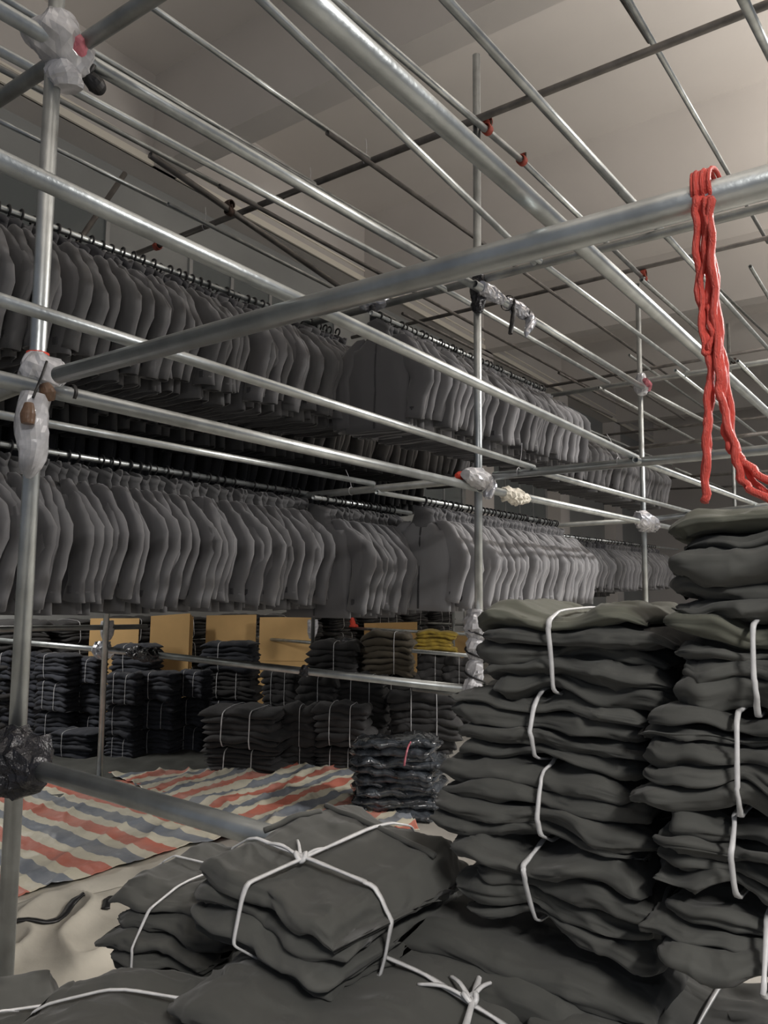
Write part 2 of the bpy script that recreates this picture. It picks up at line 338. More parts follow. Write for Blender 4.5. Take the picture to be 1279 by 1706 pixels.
# far bays: rails continue on the same lines
k = 0
for (X, ya, yb, z, mm) in [(-4.3, 6.4, 12.9, 4.5, 'steel_dark'), (-3.8, 9.4, 14.5, 4.5, 'steel_dark'), (-3.3, 7.1, 13.8, 4.5, 'steel_dark'), (-2.8, 9.2, 14.2, 4.52, 'steel_dull'), (-2.05, 10.1, 15.5, 4.52, 'steel_dull'), (-1.1, 7.2, 12.0, 4.52, 'steel_dull'),
                           (-3.4, 7.1, 13.2, 3.62, 'steel_dull'), (-2.5, 7.2, 12.5, 3.62, 'steel_dull'), (-1.72, 7.0, 12.2, 3.62, 'steel'), (-1.2, 7.0, 10.6, 3.62, 'steel'), (-.6, 7.0, 12.5, 3.62, 'steel'), (-2.3, 12.2, 19, 3.75, 'steel_dull'), (-3.2, 12.8, 19.5, 3.62, 'steel_dull'), (-1.4, 12.0, 19, 3.8, 'steel_dull')]:
    k += 1
    pipe('hanging_rail', 'distant rail behind the red rope, %s from the wall %s' % (ordn(k if k < 7 else k - 6), 'in the top layer' if k < 7 else 'in the second layer'), Vector((X, ya, z)), Vector((X + .05, yb, z + .12)), .0165, mm, group='distant rails behind the red rope')
# braces
A('dark brace pipe clamped under the highest cross tube', -4.1, (250, 258), (568, 479), .024, 'steel_dark', name='brace_pipe')
pipe('brace_pipe', 'short dark leaning pipe above the left jackets', at(208, 289, X=-5.3), at(128, 407, X=-5.3), .022, 'steel_dark', e1=.9)
# low level
B('low tube behind the front bundles, wrapped in black film at left', Y1, (30, 1272), (775, 1490), .0245, 'steel')
B('low cross tube ending at the spiral-wrapped post', Y2 - .03, (-10, 1066), (255, 1090), .024, 'steel', e0=1)
B('low tube joined by black film and taped in the middle', Y2 - .03, (235, 1088), (786, 1149), .0245, 'steel')
B('farther low tube before the cardboard sheets', Y3, (312, 1054), (792, 1093), .022, 'steel')
B('thin low bar hanging under the low cross tube', Y2 + .09, (688, 1148), (786, 1160), .012, 'steel_dull', e1=.12)
A('low tube passing the milky wrap above the short post', -5.56, (-10, 1048), (244, 1044), .022, 'steel_dull', name='scaffold_tube', e0=.6)
B('far low tube with the red cone', 10.0, (532, 1044), (772, 1056), .024, 'steel', e0=.3, e1=.4)
B('farthest low tube below the jacket hems', 12.5, (540, 1031), (778, 1041), .024, 'steel_dull', e1=.1)

# ------------------------------------------------------------------ couplers
def coupler(label, p, axis, m='rust', r=.024, axis2=None, group=None):
    t = tag(empty('scaffold_coupler', p), label, 'coupler', group)
    def band(ax, off):
        u, v = frame_of(ax); ax = ax.normalized(); n = 14
        rg = [ring(off + ax * s, u, v, rr, n) for s, rr in ((-.026, r + .001), (-.026, r + .009), (-.008, r + .011), (.008, r + .011), (.026, r + .009), (.026, r + .001))]
        vv, ff = loft(rg); return mk('clamp_band', vv, ff, M[m], t)
    u, v = frame_of(axis)
    band(axis, Vector((0, 0, 0)))
    s = Vector((0, 0, 1)) if abs(axis.z) < .5 else Vector((1, 0, 0))
    vv, ff = tube_path([s * (r + .006) - u * .012, s * (r + .016) - u * .012, s * (r + .017) + u * .02, s * (r + .008) + u * .022], .008, 8)
    mk('hinge_lug', vv, ff, M[m], t)
    vv, ff = tube_path([u * (r + .004), u * (r + .004) + s * .045], .006, 6); mk('bolt', vv, ff, M['rustdark'], t)
    if axis2 is not None: band(axis2, Vector((0, 0, 0)) - Vector((0, 0, .0)) + (axis.cross(axis2).normalized() * -(2 * r + .004)))
    return t
AX, BX = Vector((0, 1, 0)), Vector((1, 0, 0))
coupler('red swivel coupler holding the middle post top', at(811, 215, X=XL), AX + Vector((0, 0, .04)), axis2=BX)
coupler('loose red coupler on the ceiling tube right of the middle post', at(869, 267, X=XL), AX + Vector((0, 0, .04)))
coupler('red coupler at the top of the right post', at(1072, 464, X=XL + .02), AX + Vector((0, 0, .04)), axis2=BX)
coupler('dark red coupler at the left end of the highest cross tube', at(262, 410, Y=Y2 + .02), BX)
coupler('rusty coupler where the brace meets the highest cross tube', at(382, 352, X=-4.1), AX, 'rustdark', axis2=BX)
coupler('dark coupler on the distant post', at(1222, 602, X=XL + .04), AX, 'rustdark')

# ------------------------------------------------------------------ film wraps
def wrap(name, label, pts, rads, m, seed, amp=.3, parent=None, n=20, sub=4, cat='plastic wrap'):
    P = smooth_path(pts, sub); c = P[len(P) // 2].copy(); P = [p - c for p in P]
    rr = []
    for i in range(len(P)):
        f = i / sub; a = int(min(f, len(rads) - 2)); t = min(f - a, 1); rr.append(rads[a] * (1 - t) + rads[a + 1] * t)
    v, f = tube_path(P, 0, n, rads=rr)
    out = []
    for i, q in enumerate(v):
        ax = P[min(i // n, len(P) - 1)]; d = q - ax
        k = noise.noise(Vector((q.x * 38 + seed, q.y * 38, q.z * 38))) + .6 * noise.noise(Vector((q.x * 90, q.y * 90 + seed, q.z * 90)))
        out.append(ax + d * (1 + amp * k))
    o = mk(name, out, f, M[m], parent, smooth=False)
    if parent is None:
        o.location = c; tag(o, label, cat)
    else: o.location = c - parent.location
    return o
V = Vector
def ties(parent, c, ax, r, m='black', wd=.012):
    u, v = frame_of(ax); axn = ax.normalized()
    rg = [ring(c + axn * s, u, v, rr, 16) for s, rr in ((-wd / 2, r * .95), (-wd / 2, r), (wd / 2, r), (wd / 2, r * .95))]
    vv, ff = loft(rg); o = mk('tie', vv, ff, M[m], parent)
    o.location = -parent.location; return o
# top joint of the left post
c1 = at(105, 78, X=XL - .03)
t = tag(empty('plastic_wrap', c1), 'crumpled milky bag tied round the top joint of the left post', 'plastic wrap')
wrap('bag_film', None, [c1 + V((0, -.10, .03)), c1 + V((0, -.085, .02)), c1 + V((.01, -.02, 0)), c1 + V((0, .05, -.03)), c1 + V((0, .085, -.045))], [.036, .068, .078, .07, .04], 'wrap_white', 3, .16, t)
wrap('printed_patch', None, [c1 + V((.045, -.015, .0)), c1 + V((.052, .01, -.012)), c1 + V((.046, .04, -.03))], [.012, .042, .02], 'wrap_pink', 8, .15, t)
wrap('bag_skirt', None, [c1 + V((-.01, 0, -.05)), c1 + V((0, 0, -.085)), c1 + V((.01, .01, -.115)), c1 + V((.01, .015, -.135))], [.03, .05, .052, .042], 'wrap_white', 5, .2, t)
wrap('bag_top', None, [c1 + V((-.01, 0, .04)), c1 + V((-.005, 0, .085)), c1 + V((0, .0, .11))], [.05, .045, .03], 'wrap_white', 9, .2, t)
ties(t, c1 + V((0, .075, -.04)), V((0, 1, -.4)), .052); wrap('tie_tail', None, [c1 + V((.02, .07, -.06)), c1 + V((.03, .1, -.08)), c1 + V((.02, .12, -.085))], [.02, .03, .02], 'black', 2, .1, t)
# middle joint of the left post
c2 = at(66, 628, X=XL - .03)
t = tag(empty('plastic_wrap', c2), 'white bag with long hanging tail at the middle joint', 'plastic wrap')
wrap('bag_film', None, [c2 + V((0, -.05, .03)), c2 + V((.01, -.03, .02)), c2 + V((.03, .02, .005)), c2 + V((.03, .05, -.01))], [.03, .055, .052, .03], 'wrap_white', 13, .2, t)
wrap('bag_shoulder', None, [c2 + V((-.02, -.02, .06)), c2 + V((0, -.01, .03)), c2 + V((.02, 0, 0))], [.028, .05, .04], 'wrap_white', 15, .2, t)
tl = [at(60, 660, X=XL + .03), at(52, 700, X=XL + .03), at(55, 745, X=XL + .03), at(50, 778, X=XL + .03), at(47, 797, X=XL + .03)]
wrap('bag_tail', None, tl, [.04, .045, .042, .03, .006], 'wrap_white', 21, .12, t)
wrap('printed_patch', None, [at(48, 672, X=XL + .075), at(47, 690, X=XL + .078), at(46, 706, X=XL + .078)], [.012, .02, .016], 'wrap_brown', 4, .1, t)
wrap('brown_tape', None, [at(74, 640, X=XL + .05), at(79, 655, X=XL + .055), at(80, 666, X=XL + .05)], [.014, .024, .018], 'wrap_brown', 31, .1, t)
ties(t, at(63, 592, X=XL - .05), V((0, 0, 1)), .032, 'redband', .014)
ties(t, at(118, 655, X=XL), V((0, 1, 0)), .028, 'black', .012)
pth = smooth_path([at(78, 602, X=XL + .05), at(70, 625, X=XL + .06), at(62, 645, X=XL + .06), at(55, 662, X=XL + .075)], 4)
vv, ff = tube_path(pth, .004, 6); o = mk('cord', vv, ff, M['black'], t); o.location = -t.location
# middle post, top joint
c3 = at(797, 480, X=XL - .02)
t = tag(empty('plastic_wrap', c3), 'black crinkled film round the middle post under silver wrap', 'plastic wrap')
wrap('black_film', None, [at(797, 460, X=XL - .03), at(797, 478, X=XL - .03), at(797, 503, X=XL - .03), at(797, 520, X=XL - .03)], [.035, .05, .045, .028], 'wrap_black', 41, .35, t)
wrap('silver_film', None, [at(800, 478, X=XL + .02), at(812, 485, X=XL + .02), at(822, 492, X=XL + .02), at(836, 500, X=XL + .02)], [.034, .046, .042, .03], 'wrap_silver', 43, .25, t)
t = tag(empty('plastic_wrap', at(862, 515, X=XL + .02)), 'silver film with black ties and a pointed tail on the tube', 'plastic wrap')
wrap('silver_film', None, [at(843, 504, X=XL + .02), at(855, 510, X=XL + .02), at(868, 519, X=XL + .02), at(882, 527, X=XL + .02)], [.03, .042, .044, .032], 'wrap_silver', 47, .3, t)
wrap('film_tail', None, [at(880, 524, X=XL + .04), at(884, 538, X=XL + .05), at(878, 552, X=XL + .05), at(876, 562, X=XL + .05)], [.03, .036, .022, .004], 'wrap_silver', 49, .15, t)
wrap('black_tail', None, [at(853, 500, X=XL + .04), at(855, 520, X=XL + .05), at(852, 542, X=XL + .05), at(850, 556, X=XL + .05)], [.02, .014, .016, .014], 'black', 53, .2, t)
ties(t, at(846, 505, X=XL + .02), V((0, 1, 0)), .05, 'black', .014); ties(t, at(872, 521, X=XL + .02), V((0, 1, 0)), .046, 'black', .01)
# right post joints
t = tag(empty('plastic_wrap', at(1070, 640, X=XL)), 'white and pink bag on the upper joint of the right post', 'plastic wrap')
wrap('bag_film', None, [at(1066, 622, X=XL), at(1068, 635, X=XL), at(1069, 648, X=XL), at(1069, 657, X=XL)], [.03, .06, .07, .04], 'wrap_white', 61, .25, t)
wrap('pink_film', None, [at(1074, 632, X=XL + .05), at(1078, 642, X=XL + .05), at(1079, 652, X=XL + .05)], [.02, .045, .02], 'wrap_pink', 63, .2, t)
wrap('plastic_wrap', 'shiny film on the lower joint of the right post', [at(1062, 862, X=XL + .03), at(1070, 866, X=XL + .03), at(1080, 872, X=XL + .03), at(1092, 876, X=XL + .03)], [.04, .085, .085, .045], 'wrap_silver', 67, .35)
# middle post, lower joints
t = tag(empty('plastic_wrap', at(797, 805, X=XL)), 'clear and pink film on the middle joint of the middle post', 'plastic wrap')
wrap('bag_film', None, [at(775, 790, X=XL + .03), at(790, 795, X=XL + .03), at(806, 803, X=XL + .03), at(820, 810, X=XL + .03)], [.03, .06, .06, .03], 'wrap_white', 71, .25, t)
wrap('film_fold', None, [at(812, 796, X=XL + .06), at(814, 812, X=XL + .06), at(812, 830, X=XL + .06)], [.03, .045, .02], 'wrap_silver', 73, .25, t)
wrap('red_film', None, [at(760, 792, X=XL - .02), at(768, 793, X=XL - .02), at(776, 795, X=XL - .02)], [.012, .028, .02], 'redband', 75, .2, t)
t = wrap('plastic_wrap', 'knotted cream cloth wound on the tube beside the middle post', [at(838, 821, X=XL + .03), at(845, 823, X=XL + .03), at(852, 826, X=XL + .03), at(860, 828, X=XL + .03), at(868, 830, X=XL + .03), at(877, 831, X=XL + .03)], [.028, .048, .038, .052, .038, .03], 'trimcream', 77, .4)
# spiral wrap on the middle post
seg = [(793, 1016, .045), (792, 1028, .055), (790, 1045, .062), (794, 1062, .04), (790, 1080, .052), (794, 1098, .04), (790, 1116, .05), (793, 1132, .038), (786, 1146, .055), (788, 1160, .045), (788, 1168, .03)]
t = tag(empty('plastic_wrap', at(792, 1090, X=XL - .05)), 'milky film wound spirally down the middle post', 'plastic wrap')
for k in range(4):
    a = seg[k * 2:k * 2 + 4]
    wrap('film_turn', None, [at(x, y, X=XL - .05) for x, y, r in a], [r for x, y, r in a], 'wrap_white', 80 + k, .3, t)
pth = [at(792, 1022 + i * 2.1, X=XL - .05) + V((math.cos(i * .35) * .06, math.sin(i * .35) * .06, 0)) for i in range(66)]
vv, ff = tube_path(pth, .006, 6); o = mk('cord', vv, ff, M['black'], t); o.location = -t.location
# low wraps
wrap('plastic_wrap', 'black film wound on the low tube left of the cardboard', [at(214, 1086, Y=Y2 - .03), at(228, 1087, Y=Y2 - .03), at(240, 1090, Y=Y2 - .03), at(254, 1091, Y=Y2 - .03), at(268, 1093, Y=Y2 - .03)], [.03, .055, .05, .056, .03], 'wrap_black', 91, .4)
wrap('plastic_wrap', 'clear bubble film on the joint of the short post', [at(160, 1080, Y=Y2 - .03), at(167, 1082, Y=Y2 - .03), at(175, 1085, Y=Y2 - .03), at(183, 1088, Y=Y2 - .03)], [.04, .075, .075, .04], 'wrap_silver', 93, .3)
wrap('plastic_wrap', 'milky film sleeve hanging above the short post joint', [at(179, 1034, Y=Y2), at(179, 1046, Y=Y2), at(178, 1058, Y=Y2), at(177, 1066, Y=Y2)], [.05, .058, .05, .03], 'wrap_white', 95, .12)
pb = [at(-20, 1262, Y=Y1 - .01), at(8, 1266, Y=Y1 - .01), at(30, 1276, Y=Y1 - .01), at(50, 1284, Y=Y1 - .01), at(66, 1290, Y=Y1 - .01)]
wrap('plastic_wrap', 'large black crinkled film round the foot of the left post', pb, [.05, .085, .09, .06, .032], 'wrap_black', 97, .35)
wrap('plastic_wrap', 'milky film on the far post above the dark stacks', [at(521, 1032, Y=Y3), at(521, 1042, Y=Y3), at(520, 1054, Y=Y3), at(519, 1064, Y=Y3)], [.06, .07, .06, .03], 'wrap_white', 99, .12)
wrap('plastic_wrap', 'black film on the farther low tube', [at(558, 1069, Y=Y3), at(572, 1070, Y=Y3), at(588, 1072, Y=Y3), at(604, 1074, Y=Y3)], [.03, .06, .06, .03], 'wrap_black', 101, .35)
wrap('plastic_wrap', 'black tape tag on the low tube in the middle', [at(505, 1108, Y=Y2 - .05), at(507, 1116, Y=Y2 - .05), at(506, 1126, Y=Y2 - .05)], [.008, .036, .03], 'wrap_black', 103, .25)
t = wrap('plastic_wrap', 'silver film at the start of the upper right rail', [at(603, 507, Y=Y2 + .05), at(615, 508, Y=Y2 + .05), at(630, 505, Y=Y2 + .05), at(645, 502, Y=Y2 + .05)], [.03, .05, .05, .03], 'wrap_silver', 105, .3)
wrap('black_strip', None, [at(620, 510, Y=Y2 - .02), at(621, 525, Y=Y2 - .02), at(621, 545, Y=Y2 - .02)], [.022, .02, .02], 'wrap_black', 107, .2, t)
t = tag(empty('warning_cone', at(586, 1047, Y=10.0) + V((0, 0, .085))), 'small red cone on the far low tube', 'cone')
vv, ff = loft([ring(V((0, 0, z)), BX, AX, r, 12) for z, r in ((-.06, .11), (-.02, .10), (-.02, .07), (.12, .02), (.14, .015), (.28, .012))], True, True); mk('cone_body', vv, ff, M['redband'], t)
# zip ties
def ztie(label, c, ax, r, tail, m='wrap_white'):
    t = tag(empty('cable_tie', c), label, 'cable tie', 'cable ties on the rails')
    u, v = frame_of(ax)
    vv, ff = tube_path([u * (r * math.cos(a)) + v * (r * math.sin(a)) for a in [i * math.pi / 8 for i in range(17)]], .0022, 5); mk('loop', vv, ff, M[m], t)
    vv, ff = tube_path(smooth_path([V((0, 0, r)), V((0, 0, r)) + tail * .5 + V((.004, .004, 0)), V((0, 0, r)) + tail], 4), .002, 5); mk('tail', vv, ff, M[m], t)
ztie('white cable tie upright on the highest cross tube, top centre', at(609, 270, Y=Y2 + .02), BX, .027, V((0, 0, .14)))
ztie('white cable tie on the highest cross tube near the thick tube', at(516, 307, Y=Y2 + .02), BX, .027, V((0, 0, .10)))
ztie('white cable tie on the highest cross tube, leftmost one', at(341, 378, Y=Y2 + .02), BX, .027, V((0, 0, .14)))
ztie('white cable tie sticking up beside the right post', at(1030, 770, Y=Y2), BX, .027, V((-.06, 0, .13)))
ztie('white cable tie under the upper jackets right of the middle post', at(864, 787, Y=Y2), BX, .027, V((.02, 0, .14)))
ztie('white cable tie on the empty rail end', at(585, 818, Y=Y2 + .03), BX, .027, V((-.05, 0, .12)))

# ------------------------------------------------------------------ jackets
def sc_(c, p): return math.copysign(abs(c) ** p, c)
def lerp_tab(tab, t):
    for (a, x), (b, y) in zip(tab, tab[1:]):
        if t <= b:
            k = (t - a) / (b - a); k = k * k * (3 - 2 * k); return x + (y - x) * k
    return tab[-1][1]
def sleeve_vf(side, sd, n=14, nr=13, low=False):
    rnd = random.Random(sd); eb = rnd.uniform(-.01, .035); yb = rnd.uniform(-.03, .03); yc = rnd.uniform(-.03, .03); cz = rnd.uniform(-.745, -.69); cx = rnd.uniform(-.022, .018); ez = rnd.uniform(-.45, -.37); tw = rnd.uniform(-.35, .55)
    pts = [V((.105, 0, -.150)), V((.165, yb * .1, -.190)), V((.232 + eb * .5, yb * .5, -.30)), V((.296 + eb, yb, ez)), V((.290 + eb * .6 + cx * .5, (yb + yc) / 2, -.57)), V((.280 + cx, yc, cz))]
    P = smooth_path(pts, 3); P = [P[i] * .6 + (pts[i // 3] * (1 - i % 3 / 3) + pts[min(i // 3 + 1, 5)] * (i % 3 / 3)) * .4 for i in range(len(P))]; rings = []; m = len(P)
    for i, p in enumerate(P):
        t = i / (m - 1)
        a = lerp_tab([(0, .010), (.2, .044), (.4, .070), (.62, .078), (.8, .070), (1, .067)], t); b = lerp_tab([(0, .006), (.2, .022), (.5, .040), (.8, .038), (1, .037)], t)
        d = (P[min(i + 1, m - 1)] - P[max(i - 1, 0)]).normalized(); v = V((0, 1, 0)); u = v.cross(d).normalized(); ct, st_ = math.cos(tw * t), math.sin(tw * t); u, v = u * ct + v * st_, v * ct - u * st_
        rg = []
        for j in range(n):
            an = 2 * math.pi * j / n; q = p + u * (a * sc_(math.cos(an), .85)) + v * (b * sc_(math.sin(an), .85))
            k = noise.noise(V((q.x * 14 + sd * 3.1, q.y * 14, q.z * 7))) * .014 * min(1, t * 4) + .004 * max(0, 1 - 2.4 * abs(noise.noise(V((q.x * 6 + sd, q.y * 22, q.z * 16))))) * min(1, t * 3)
            rg.append(p + (q - p) * (1 + k / max(b, .02)))
        rings.append(rg)
    d = (P[-1] - P[-2]).normalized()
    rings.append([P[-1] + (q - P[-1]) * .86 for q in rings[-1]]); rings.append([P[-1] - d * .05 + (q - P[-1]) * .95 for q in rings[-1]])
    vs, fs = loft(rings, True, True)
    vs = [V((q.x * side, q.y, q.z)) for q in vs]
    if side < 0: fs = [tuple(reversed(f)) for f in fs]
    return vs, fs, V((P[-2].x * side, P[-2].y, P[-2].z + .012)), b
def body_vf(sd, n=22):
    tab_w = [(0, .238), (.3, .232), (.6, .236), (.78, .232), (.88, .205), (.94, .14), (1, .075)]
    tab_t = [(0, .044), (.3, .048), (.6, .054), (.8, .05), (.9, .04), (1, .036)]
    rings = []
    zs = [0, .08, .2, .34, .48, .62, .74, .82, .88, .92, .96, 1]
    hem = -.765 - .02 * random.Random(sd).random()
    for t in zs:
        z = hem + (-.142 - hem) * t; a, b = lerp_tab(tab_w, t), lerp_tab(tab_t, t); rg = []
        for j in range(n):
            an = 2 * math.pi * j / n; c, s = math.cos(an), math.sin(an)
            x = a * math.copysign(abs(c) ** .8, c); y = b * math.copysign(abs(s) ** .75, s)
            y += (.012 * math.sin(x * 26 + sd * 2 + z * 3) + .010 * noise.noise(V((x * 9, sd * 5.3, z * 5)))) * (1 - t * .7)
            zc = z - .06 * (abs(x) / .24) ** 1.5 * (1 if t > .9 else 0)
            rg.append(V((x, y, zc)))
        rings.append(rg)
    bot = rings[0]; cen = V((0, 0, hem))
    inner = [[V((q.x * .95, q.y * .8, q.z + .05)) for q in bot], [V((q.x * .97, q.y * .85, q.z + .001)) for q in bot]]
    return loft(inner + rings, True, True)
def collar_vf(sd):
    rnd = random.Random(sd); lean = rnd.uniform(-.02, .02)
    rg = []
    for z, rx, ry in ((-.185, .115, .042), (-.145, .092, .046), (-.10, .074, .044), (-.066, .078, .05), (-.040, .088, .058), (-.043, .074, .046), (-.085, .062, .036)):
        rg.append([V((rx * math.cos(a) + .004 * math.sin(5 * a + sd), ry * math.sin(a) + lean * (z + .13) * 4, z - .04 * max(0, math.cos(a)) ** 2 * (1 if z > -.09 else .2) + .008 * math.cos(3 * a + sd))) for a in [2 * math.pi * j / 16 for j in range(16)]])
    return loft(rg, False, True)
def hook_vf():
    R = .0225
    pts = [V((R * math.cos(a), 0, R * math.sin(a))) for a in [math.pi * (1.12 - 1.35 * i / 10) for i in range(11)]]
    pts += [V((.012, 0, -.022)), V((0, 0, -.034)), V((0, 0, -.06)), V((0, 0, -.09))]
    return tube_path(pts, .0068, 6)
def tab_vf(c, side, b):
    w_, h_ = .014, .017; V_, F_ = box_vf(c.x - w_, c.x + w_, c.y - b - .004, c.y - b + .006, c.z - h_, c.z + h_)
    v2, f2 = box_vf(c.x - .006, c.x + .006, c.y - b - .0065, c.y - b - .003, c.z - .006, c.z + .006, 8)
    return V_ + v2, F_ + f2
PROTO = {}
def build_proto(v, mname):
    t = empty('hanging_jacket', (0, 0, -50))
    vs, fs = body_vf(v); mk('body', vs, fs, M[mname], t)
    for side in (1, -1):
        vs, fs, c, b = sleeve_vf(side, v * 7 + side + 1); s = mk('sleeve', vs, fs, M[mname], t)
        if side == 1:
            a, f = tab_vf(c, side, b); mk('cuff_tab', a, f, M['collar'], s, smooth=False)
    zp = []
    for i in range(14):
        tt = .9 * i / 13 + .02; hem = -.765 - .02 * random.Random(v).random(); z = hem + (-.142 - hem) * tt
        zp.append(V((0, -lerp_tab([(0, .044), (.3, .048), (.6, .054), (.8, .05), (.9, .04), (1, .036)], tt) + (.012 * math.sin(v * 2 + z * 3) + .010 * noise.noise(V((0, v * 5.3, z * 5)))) * (1 - tt * .7) - .001, z)))
    vs, fs = ribbon(zp, [V((0, -1, 0))] * 14, .02, .002); mk('zip', vs, fs, M['collar'], t)
    vs, fs = collar_vf(v); mk('collar', vs, fs, M['jacket_shaded' if mname == 'jacket' else 'jacket' if mname == 'jacket_lit' else 'collar'], t)
    vs, fs = hook_vf(); mk('hanger_hook', vs, fs, M['black'], t, )
    return t
for mname in ('jacket', 'jacket_lit', 'jacket_shaded'):
    PROTO[mname] = [build_proto(v, mname) for v in range(5)]
used = set()
def jacket_row(desc, group, rail_label, pa, pb, y0, y1, pitch, mname, fmt, seed, rail_m='steel', hang=.0172, skip=()):
    """pa,pb: two points of the rail; jackets every pitch from world y0 to y1"""
    rnd = random.Random(seed)
    if rail_label: pipe('hanging_rail', rail_label, pa, pb, .0165, rail_m)
    d = (pb - pa); n = 0; y = y0
    while y < y1:
        t = (y - pa.y) / d.y; p = pa + d * t
        k = rnd.randrange(5); mn = mname if isinstance(mname, str) else rnd.choice(mname)
        pr = PROTO[mn][k]
        o = pr if (mn, k) not in used else copy_tree(pr)
        used.add((mn, k)); n += 1
        o.location = p + V((rnd.uniform(-.015, .015), 0, 0)); o.rotation_euler = (rnd.uniform(-.03, .03), rnd.uniform(-.02, .02), rnd.uniform(-.16, .16))
        sc = rnd.uniform(.97, 1.03); o.scale = (sc, rnd.uniform(.8, 1.0), 1)
        tag(o, fmt % ordn(n), 'jacket', group)
        y += pitch * rnd.uniform(.8, 1.22)
    return n
Xa, Xb = -3.44, -2.82
la, lb = at(0, 740, X=Xa), at(497, 820, X=Xa); d = (lb - la).normalized()
jacket_row('', 'jackets on the lower left rail', 'lower left rail packed with grey jackets', la - d * 1.3, lb + d * .1, 1.15, 3.86, .058, 'jacket', 'grey jacket on the lower left rail, %s from its near end', 1)
la, lb = at(530, 830, X=-3.22), at(672, 853, X=-3.22)
jacket_row('', 'jackets on the short lower rail', 'short lower rail between the left and middle rails', la - (lb - la) * .05, lb + (lb - la) * .1, la.y + .02, lb.y - .1, .06, 'jacket', 'grey jacket on the short lower rail, %s from its near end', 2)
la, lb = at(640, 822, X=Xb), at(925, 872, X=Xb)
jacket_row('', 'jackets on the lower middle rail', 'lower middle rail with grey jackets in a lit tone', la - (lb - la) * .03, lb, at(706, 835, X=Xb).y, lb.y + .02, .062, 'jacket_lit', 'grey jacket in a lit tone on the lower middle rail, %s from its near end', 3)
la, lb = at(0, 346, X=Xa), at(446, 511, X=Xa); d = (lb - la).normalized()
jacket_row('', 'jackets on the upper left rail', 'upper left rail packed with grey jackets, most toned as shaded', la - d * 1.3, lb + d * .5, 1.2, 4.25, .062, ['jacket_shaded', 'jacket_shaded', 'jacket'], 'grey jacket on the upper left rail, %s from its near end', 4)  # most of this row wears the softshell copy with painted-in shade
la, lb = at(618, 521, X=Xb), at(905, 649, X=Xb)
jacket_row('', 'jackets on the upper middle rail', 'upper middle rail with grey jackets before the pilaster', la, lb, la.y + .08, lb.y + .04, .066, ['jacket', 'jacket', 'jacket_lit'], 'grey jacket on the upper middle rail, %s from its near end', 5)
XF = -3.95
la, lb = at(930, 892, X=XF), at(1040, 905, X=XF); d = (lb - la)
jacket_row('', 'distant lower jackets', 'distant lower rail by the right post', la, la + d * 2.2, la.y + .1, 14.2, .115, ['jacket', 'jacket_shaded'], 'distant grey jacket behind the right post, %s from the near end', 6)
jacket_row('', 'distant upper jackets', 'distant upper rail left of the right post', V((-3.3, 7.2, 3.55)), V((-3.3, 13.5, 3.62)), 7.3, 11.4, .12, ['jacket_shaded', 'jacket'], 'distant grey jacket high up before the right post, %s from the near end', 8)
# rows behind: past counting in view, one object
def strip(vs, fs, base): return vs, [tuple(i + base for i in f) for f in fs]
SV, SF = [], []
rnd = random.Random(55); parts = []
for v in range(3):
    q = []
    for part in (body_vf(v, 14), sleeve_vf(1, v + 20, 8)[:2], collar_vf(v)): q.append(part)
    parts.append(q)
def srow(X, z0, z1, y0, y1, pitch, zs=1.0):
    y = y0
    while y < y1:
        p = V((X + rnd.uniform(-.02, .02), y, z0 + (z1 - z0) * (y - 1) / 6)); a = rnd.uniform(-.15, .15); ca, sa = math.cos(a), math.sin(a)
        for vs, fs in parts[rnd.randrange(3)]:
            b = len(SV); SV.extend([V((q.x * ca - q.y * sa, q.x * sa + q.y * ca, q.z * zs)) + p for q in vs]); SF.extend([tuple(i + b for i in f) for f in fs])
        y += pitch * rnd.uniform(.85, 1.2)
for X, zl, zh in ((-4.08, 2.27, 3.33), (-4.72, 2.27, 3.33), (-5.3, 2.27, 3.33)):
    srow(X, zl, zl, .9, 7.0, .095); srow(X, zh, zh + .2, .9, 7.0, .095, 1.06 if X > -4.5 else 1.42)
    pipe('hanging_rail', 'rail hidden among the dark jackets of the rear rows', V((X, .6, zl)), V((X, 7.1, zl)), .0165, 'steel_dull', group='rear rails')
    pipe('hanging_rail', 'rail hidden among the dark jackets of the rear rows', V((X, .6, zh - .01)), V((X, 7.1, zh + .205)), .0165, 'steel_dull', group='rear rails')
srow(-4.95, 2.27, 2.27, 8.0, 14, .13)
o = mk('rear_jackets', SV, SF, M['jacket_shaded']); tag(o, 'dark mass of jackets hanging in rows behind the front rails', 'jackets', None, 'stuff')

